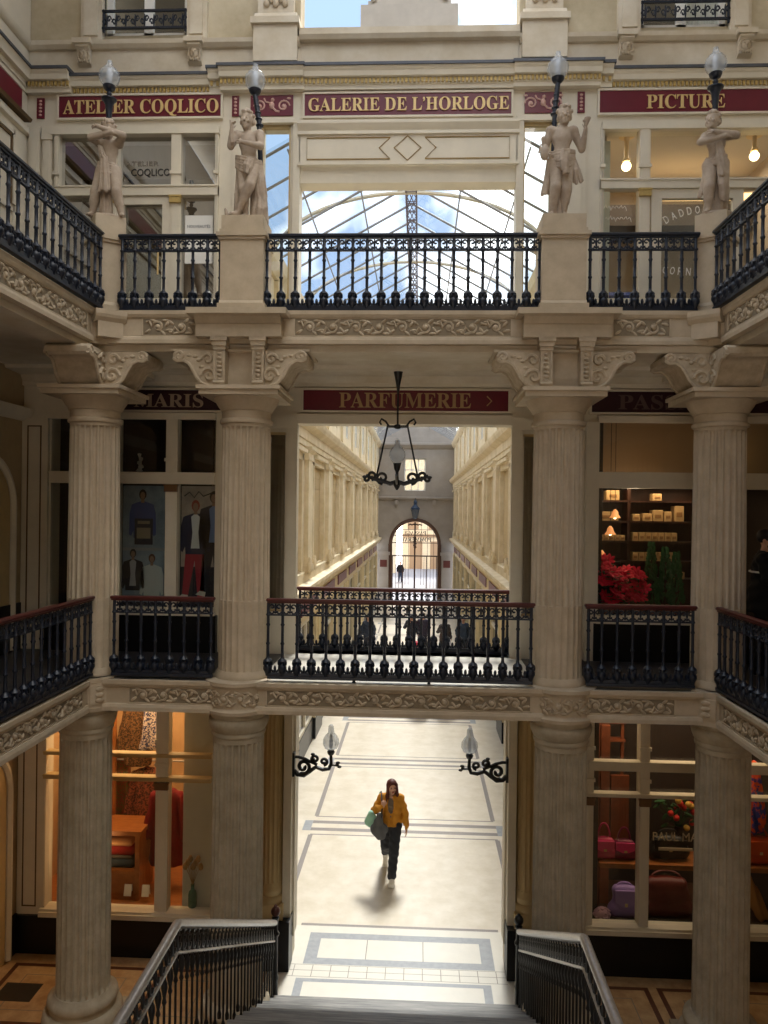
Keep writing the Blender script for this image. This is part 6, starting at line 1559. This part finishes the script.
# ---------------------------------------------------------------- people
def person(label, loc, rz, J, C, h=.012, fem=False, coat_hem=.86, hair_long=False, look=(0, -1, 0), openfront=False, fingers=(.5, .5), cat='person', extra=None, name='person', grp=None):
    t = root(name, label, cat, loc, rz, grp, local=True)
    lo = (-.62, -.85, -.02); hi = (.62, .75, 1.84)
    A = {k: np.array(v, float) for k, v in J.items()}
    F = Field(lo, hi, h); body(F, J, 1., 1., fingers, fem); W, R = head(F, J['head'], look, 1.)
    bo = F.build('body', plain('skin', (206, 160, 136), .55), t)
    if C.get('top'):
        F = Field(lo, hi, h); up = unit(A['chest']-A['pelvis'])
        f = lambda X, Y, Z: .004*np.sin(Z*70+X*30)
        F.ell(A['chest']+up*.02, (.162, .118, .165), .03, fold=f); F.ell((A['chest']+A['pelvis'])/2, (.135, .108, .16), .05, fold=f); F.cap(A['chest']+up*.1, A['neck']-np.array((0, 0, .05)), .085, .066, .04); F.ell(A['pelvis']+up*.06, (.165, .118, .12), .04)
        F.clip(lambda X, Y, Z: .93-Z); F.build('top', plain('top_%d_%d_%d' % C['top'], C['top'], .9), t)
    F = Field(lo, hi, h)
    for sd in 'LR':
        f = lambda X, Y, Z: .005*np.sin(Z*55+X*40)
        F.cap(A['hip'+sd], A['kn'+sd], .107, .083, .03, fold=f); F.cap(A['kn'+sd], A['an'+sd]+np.array((0, 0, .03)), .083, .072, .03, fold=f)
    F.ell(A['pelvis'], (.172, .125, .13), .05); F.clip(lambda X, Y, Z: Z-1.03)
    F.build('trousers', plain('trousers_%d_%d_%d' % C['legs'], C['legs'], .9), t)
    for sd in 'LR':
        F = Field(lo, hi, h); foot(F, A['an'+sd], A['toe'+sd], 1.25, .03)
        F.clip(lambda X, Y, Z: -Z+.0)
        F.build('shoe', plain('shoes_%d_%d_%d' % C['shoes'], C['shoes'], .7), t)
    F = Field(lo, hi, h); up = unit(A['chest']-A['pelvis'])
    f = lambda X, Y, Z: .006*np.sin(Z*45+X*25)+.004*np.sin(X*60-Z*20)
    F.ell(A['chest']+up*.02, (.188, .142, .185), .03, fold=f); F.ell((A['chest']+A['pelvis'])/2, (.172, .138, .19), .06, fold=f); F.ell(A['pelvis'], (.195, .145, .17), .05, fold=f)
    if coat_hem < .8: F.cap(A['pelvis'], (A['pelvis'][0], A['pelvis'][1], coat_hem), .18, .2, .05, fold=f)
    F.cap(A['chest']+up*.1, A['neck']-np.array((0, 0, .03)), .10, .085, .04)
    for sd in 'LR':
        F.cap(A['chest']+up*.11, A['sh'+sd], .082, .07, .04); F.cap(A['sh'+sd], A['el'+sd], .072, .068, .02, fold=f); F.cap(A['el'+sd], A['wr'+sd]-.02*unit(A['wr'+sd]-A['el'+sd]), .068, .052, .02, fold=f)
    F.clip(lambda X, Y, Z: np.where(np.abs(X) < .24, coat_hem-Z, -1.))
    n = A['neck']; F.cap(n+(0, -.02, -.06), n+(0, 0, .15), .07, .075, .01, 's')
    if openfront:
        c = A['chest']; F.cap((c[0], c[1]-.16, .75), (c[0], c[1]-.14, 1.45), .05, .06, .01, 's')
    jk = F.build('jacket', plain('coat_%d_%d_%d' % C['coat'], C['coat'], .85, var=.12, vs=14), t)
    if C.get('stripe'):
        m = MB(); c = A['chest']; m.tube([(c[0]+.2*math.cos(a)*1.02, c[1]+.155*math.sin(a)*1.05, 1.19) for a in [k*2*PI/24 for k in range(24)]], .012, 5, True); m.build('reflective_band', plain('reflective', (236, 240, 240), .4), jk, 50)
    F = Field(lo, hi, h); hd = A['head']
    F.ell(W(0, -.018, .035), (.086, .104, .094), .01, R)
    F.ell(W(0, .088, -.03), (.066, .055, .085), .008, R, 's')
    if hair_long:
        fo = lambda X, Y, Z: .004*np.sin(X*120+Y*80)
        F.cap(W(0, -.06, .02), W(0, -.085, -.24), .075, .07, .03, fold=fo)
        for s in (-1, 1): F.cap(W(s*.068, .0, .03), W(s*.082, .02, -.14), .03, .03, .02, fold=fo); F.cap(W(s*.082, .02, -.14), W(s*.092, .05, -.27), .03, .016, .02, fold=fo)
    F.build('hair', plain('hair_%d_%d_%d' % C['hair'], C['hair'], .6, var=.3, vs=40), t)
    m = MB()
    for s in (-1, 1):
        p = W(s*.03, .086, .004); m.ell(tuple(p), (.010, .006, .007), 8, 6)
    m.build('eyes', plain('eye_dark', (44, 34, 30), .3), bo, 60)
    m = MB(); p = W(0, .092, -.061); m.ell(tuple(p), (.022, .008, .009), 10, 6); m.build('lips', plain('lip_rose', (170, 84, 80), .5), bo, 60)
    if C.get('beard'):
        F = Field(lo, hi, h); F.ell(W(0, .045, -.07), (.058, .05, .05), .01, R); F.ell(W(0, .1, -.03), (.05, .04, .022), .005, R, 's'); F.build('beard', plain('hair_%d_%d_%d' % C['hair'], C['hair'], .6), t)
    if extra: extra(t, A)
    return t
WK = dict(pelvis=(.0, 0, .92), chest=(0, -.03, 1.21), neck=(0, -.03, 1.41), head=(.015, -.06, 1.535), shR=(-.15, -.01, 1.335), shL=(.15, -.03, 1.335), hipR=(-.085, .01, .88), hipL=(.085, -.02, .88),
          knR=(-.09, .08, .50), anR=(-.10, .40, .21), toeR=(-.10, .33, .035), knL=(.06, -.16, .48), anL=(.035, -.26, .085), toeL=(.03, -.41, .035),
          elR=(-.27, -.02, 1.12), wrR=(-.14, -.20, 1.24), hdR=(.12, -.04, .3), pnR=(.6, .8, 0), elL=(.225, .03, 1.08), wrL=(.265, -.05, .85), hdL=(.02, -.06, -.3), pnL=(-1, 0, 0))
def bagstrap(t, A): pass
wm = person('woman in mustard jacket and dark trousers walking toward the viewer on the pale marble', (-.18, 12.15, 0), .0, WK, dict(top=(112, 98, 88), legs=(48, 50, 56), shoes=(232, 228, 220), coat=(204, 138, 40), hair=(92, 40, 26)), .0075, True, .88, True, (.25, -1, .02), True, (.35, 1.25))
wm.scale = (.93, .93, .93)
TB = Matrix.Translation((-.18, 12.15, 0)) @ Matrix.Scale(.93, 4) @ Matrix.Translation((.13, -11.95, 0))
# the bags she carries
t = root('tote_bag', 'soft grey cloth bag hanging from the walking woman\'s shoulder', 'bag', (-.34, 11.7, .75))
F = Field((-.75, 11.4, .6), (.1, 12.1, 1.45), .009); f = lambda X, Y, Z: .006*np.sin(X*50+Z*30)
F.cap((-.30, 11.70, 1.12), (-.36, 11.72, .88), .05, .10, .04, fold=f); F.cap((-.24, 11.70, .90), (-.30, 11.7, .78), .075, .065, .05, fold=f); F.cap((-.36, 11.72, .88), (-.27, 11.7, .80), .09, .07, .04, fold=f); F.build('pouch', plain('bag_grey', (92, 94, 98), .9, var=.15), t, TB)
m = MB(TB); m.tube([(-.28, 11.66, 1.10), (-.27, 11.73, 1.24), (-.29, 11.86, 1.40), (-.30, 11.98, 1.42), (-.33, 12.06, 1.34), (-.38, 11.92, 1.15), (-.34, 11.78, 1.02)], .012, 6); m.build('strap', plain('strap_dark', (60, 46, 40)), t, 60)
t = root('green_bag', 'mint green bag at the walking woman\'s elbow, behind the grey one', 'bag', (-.48, 11.85, .9)); F = Field((-.75, 11.6, .75), (-.2, 12.15, 1.25), .009)
F.cap((-.46, 11.86, 1.08), (-.50, 11.88, .94), .055, .075, .04); F.cap((-.42, 11.84, 1.0), (-.46, 11.86, .90), .07, .05, .04); F.build('pouch', plain('bag_mint', (150, 196, 176), .8), t, TB)
m = MB(TB); m.tube([(-.44, 11.86, 1.1), (-.40, 11.9, 1.2), (-.36, 11.95, 1.3), (-.32, 12.0, 1.40)], .010, 6); m.build('strap', plain('bag_mint', (150, 196, 176)), t, 60)

ST = dict(WK, chest=(0, -.01, 1.22), neck=(0, -.01, 1.42), head=(0, -.03, 1.56), knR=(-.10, -.02, .48), anR=(-.11, .02, .085), toeR=(-.13, -.12, .035), knL=(.10, -.02, .48), anL=(.11, .02, .085), toeL=(.13, -.12, .035), hipR=(-.085, 0, .88), hipL=(.085, 0, .88), elR=(-.25, .03, 1.1), wrR=(-.24, -.06, .86), hdR=(0, -.05, -.3), pnR=(1, 0, 0), elL=(.25, .03, 1.1), wrL=(.24, -.06, .86))
ST2 = dict(ST, elR=(-.24, -.08, 1.12), wrR=(-.05, -.26, 1.14), hdR=(.3, -.05, 0), pnR=(0, 1, 0))
person('bearded person in black jacket with pale stripe, mid gallery, right edge', (4.22, 9.15, ZM), 1.0, ST2, dict(legs=(20, 20, 24), shoes=(20, 20, 20), coat=(18, 19, 23), hair=(26, 20, 18), stripe=1, beard=1), .012, False, .72, False, (-.2, -1, -.05))
far = [((-.05, 31.0), .2, (52, 54, 64), (46, 46, 56), (30, 24, 22), WK, 'person in dark clothes walking in the far hall, left of the pair behind the railing'),
       ((.42, 31.3), -.1, (66, 60, 76), (50, 50, 60), (40, 28, 24), ST, 'person in dark clothes in the far hall, right of the pair behind the railing'),
       ((1.25, 30.0), .3, (84, 76, 74), (60, 60, 66), (50, 36, 28), WK, 'person in dark brown walking near the right side of the far hall'),
       ((-1.75, 30.5), .1, (60, 66, 80), (60, 60, 70), (26, 22, 20), ST, 'person in dark coat standing near the left side of the far hall'),
       ((.35, 22.2), PI, (70, 84, 96), (60, 74, 84), (50, 36, 28), WK, 'walker whose legs show under the gallery edge, left of two'),
       ((1.05, 22.3), PI, (96, 96, 96), (70, 76, 80), (60, 46, 36), WK, 'walker whose legs show under the gallery edge, right of two'),
       ((-1.25, 63.0), .1, (22, 24, 34), (54, 66, 92), (26, 22, 20), ST, 'person in dark coat standing in the street beyond the far gate'),
       ((2.0, 30.4), .1, (70, 80, 94), (60, 64, 72), (30, 24, 22), ST, 'person in slate coat standing by the right wall of the far hall')]
for (x, y), rz, c, l, hr, J, lab in far:
    person(lab, (x, y, 0), rz, J, dict(legs=l, shoes=(40, 36, 34), coat=c, hair=hr), .02, False, .78, False, fingers=(.5, .5))
t = root('red_suitcase', 'red suitcase standing beside the pair of walkers in the far hall', 'suitcase', (.2, 30.6, 0)); m = MB(); m.box(.0, .46, 30.5, 30.75, .06, .62, .04); m.build('shell', plain('case_red', (206, 28, 60), .5), t, 40)
m = MB(); m.tube([(.12, 30.62, .6), (.12, 30.62, .98), (.34, 30.62, .98), (.34, 30.62, .6)], .012, 5); m.build('handle', 'ironk', t, 40)
for x in (.06, .4):
    for y in (30.55, 30.7): m = MB(); m.ell((x, y, .035), (.02, .035, .035), 8, 6); m.build('wheel', 'ironk', t, 50)

# ---------------------------------------------------------------- light
def lamp(name, kind, loc, power, col, size=.3, rot=None, sy=None):
    l = bpy.data.lights.new(name, kind); l.energy = power; l.color = col
    if kind == 'AREA':
        l.size = size
        if sy: l.shape = 'RECTANGLE'; l.size_y = sy
    elif kind == 'POINT': l.shadow_soft_size = size
    o = bpy.data.objects.new(name, l); COL.objects.link(o); o.location = loc
    if rot: o.rotation_euler = rot
    return o
WARM = (1, .62, .30)
SKY = (6.3, 0.6, -6.1)
lamp('clothes_shop_light', 'AREA', (-3.6, 10.7, 3.36), 60, WARM, 1.6, sy=1.3)
lamp('bag_shop_light', 'AREA', (3.7, 10.3, 3.36), 24, (1, .72, .45), 2.2, sy=.4)
lamp('bag_fill_light', 'AREA', (3.4, 10.12, 1.20), 1.6, (1, .78, .55), 1.6, sy=.2)  # added fill under the shelf, brightens the bags shaded by it
lamp('counter_fill_light', 'POINT', (-4.0, 9.95, 1.3), 4, WARM, .1)  # added fill with no fixture, brightens the folded garments
lamp('gift_shop_light', 'AREA', (3.4, 10.9, 6.12), 9, (1, .7, .42), 1.5, sy=.3)
lamp('gift_fill_light', 'POINT', (2.95, 10.0, 5.98), 5, (1, .75, .5), .08)  # added fill with no fixture, brightens the poinsettia reds
lamp('picture_shop_light', 'AREA', (3.6, 10.9, 10.6), 40, (1, .86, .68), 2.0, sy=1.2)
lamp('atelier_light', 'AREA', (-3.6, 10.8, 10.6), 10, (1, .85, .66), 2.0, sy=1.0)
sun = bpy.data.lights.new('sun', 'SUN'); sun.energy = 6.0; sun.angle = math.radians(11); sun.color = (1, .95, .87)
so = bpy.data.objects.new('sun', sun); COL.objects.link(so)
so.rotation_euler = Vector((-.10, -.78, -1.0)).to_track_quat('-Z', 'Y').to_euler()
w = bpy.data.worlds.new('sky'); SC.world = w; w.use_nodes = True; nt = w.node_tree
bg = nt.nodes['Background']; tc = nt.nodes.new('ShaderNodeTexCoord'); nz = nt.nodes.new('ShaderNodeTexNoise'); nz.inputs['Scale'].default_value = 3.2; nz.inputs['Detail'].default_value = 5
rp = nt.nodes.new('ShaderNodeValToRGB'); rp.color_ramp.elements[0].position = .47; rp.color_ramp.elements[1].position = .60
rp.color_ramp.elements[0].color = (.12, .17, .25, 1); rp.color_ramp.elements[1].color = (1, .965, .905, 1)
mp = nt.nodes.new('ShaderNodeMapping'); mp.inputs['Location'].default_value = SKY; nt.links.new(tc.outputs['Generated'], mp.inputs['Vector']); nt.links.new(mp.outputs['Vector'], nz.inputs['Vector']); nt.links.new(nz.outputs['Fac'], rp.inputs['Fac']); nt.links.new(rp.outputs['Color'], bg.inputs['Color'])
bg.inputs['Strength'].default_value = 4.6

# ---------------------------------------------------------------- camera
cd = bpy.data.cameras.new('camera'); cam = bpy.data.objects.new('camera', cd); COL.objects.link(cam)
cd.sensor_fit = 'VERTICAL'; cd.sensor_height = 36.; cd.lens = 770/1024*36; cd.clip_end = 300; cd.clip_start = .05
cam.location = (.2, 0, 5.75)
yw, pt, rl = (math.radians(v) for v in (2.59, -.03, .72))
fw = Vector((-math.sin(yw)*math.cos(pt), math.cos(yw)*math.cos(pt), math.sin(pt))); rt = Vector((math.cos(yw), math.sin(yw), 0)); up = rt.cross(fw)
r2 = rt*math.cos(rl)+up*math.sin(rl); u2 = up*math.cos(rl)-rt*math.sin(rl)
cam.matrix_world = Matrix(((r2.x, u2.x, -fw.x, .2), (r2.y, u2.y, -fw.y, 0), (r2.z, u2.z, -fw.z, 5.75), (0, 0, 0, 1)))
SC.camera = cam
vs = SC.view_settings; vs.view_transform = 'Standard'; vs.look = 'None'; vs.gamma = 1; vs.exposure = .1; vs.use_curve_mapping = False
SC.cycles.max_bounces = 8; SC.cycles.transparent_max_bounces = 16; SC.cycles.caustics_reflective = False; SC.cycles.caustics_refractive = False; SC.cycles.sample_clamp_indirect = 6.0; SC.cycles.use_denoising = True
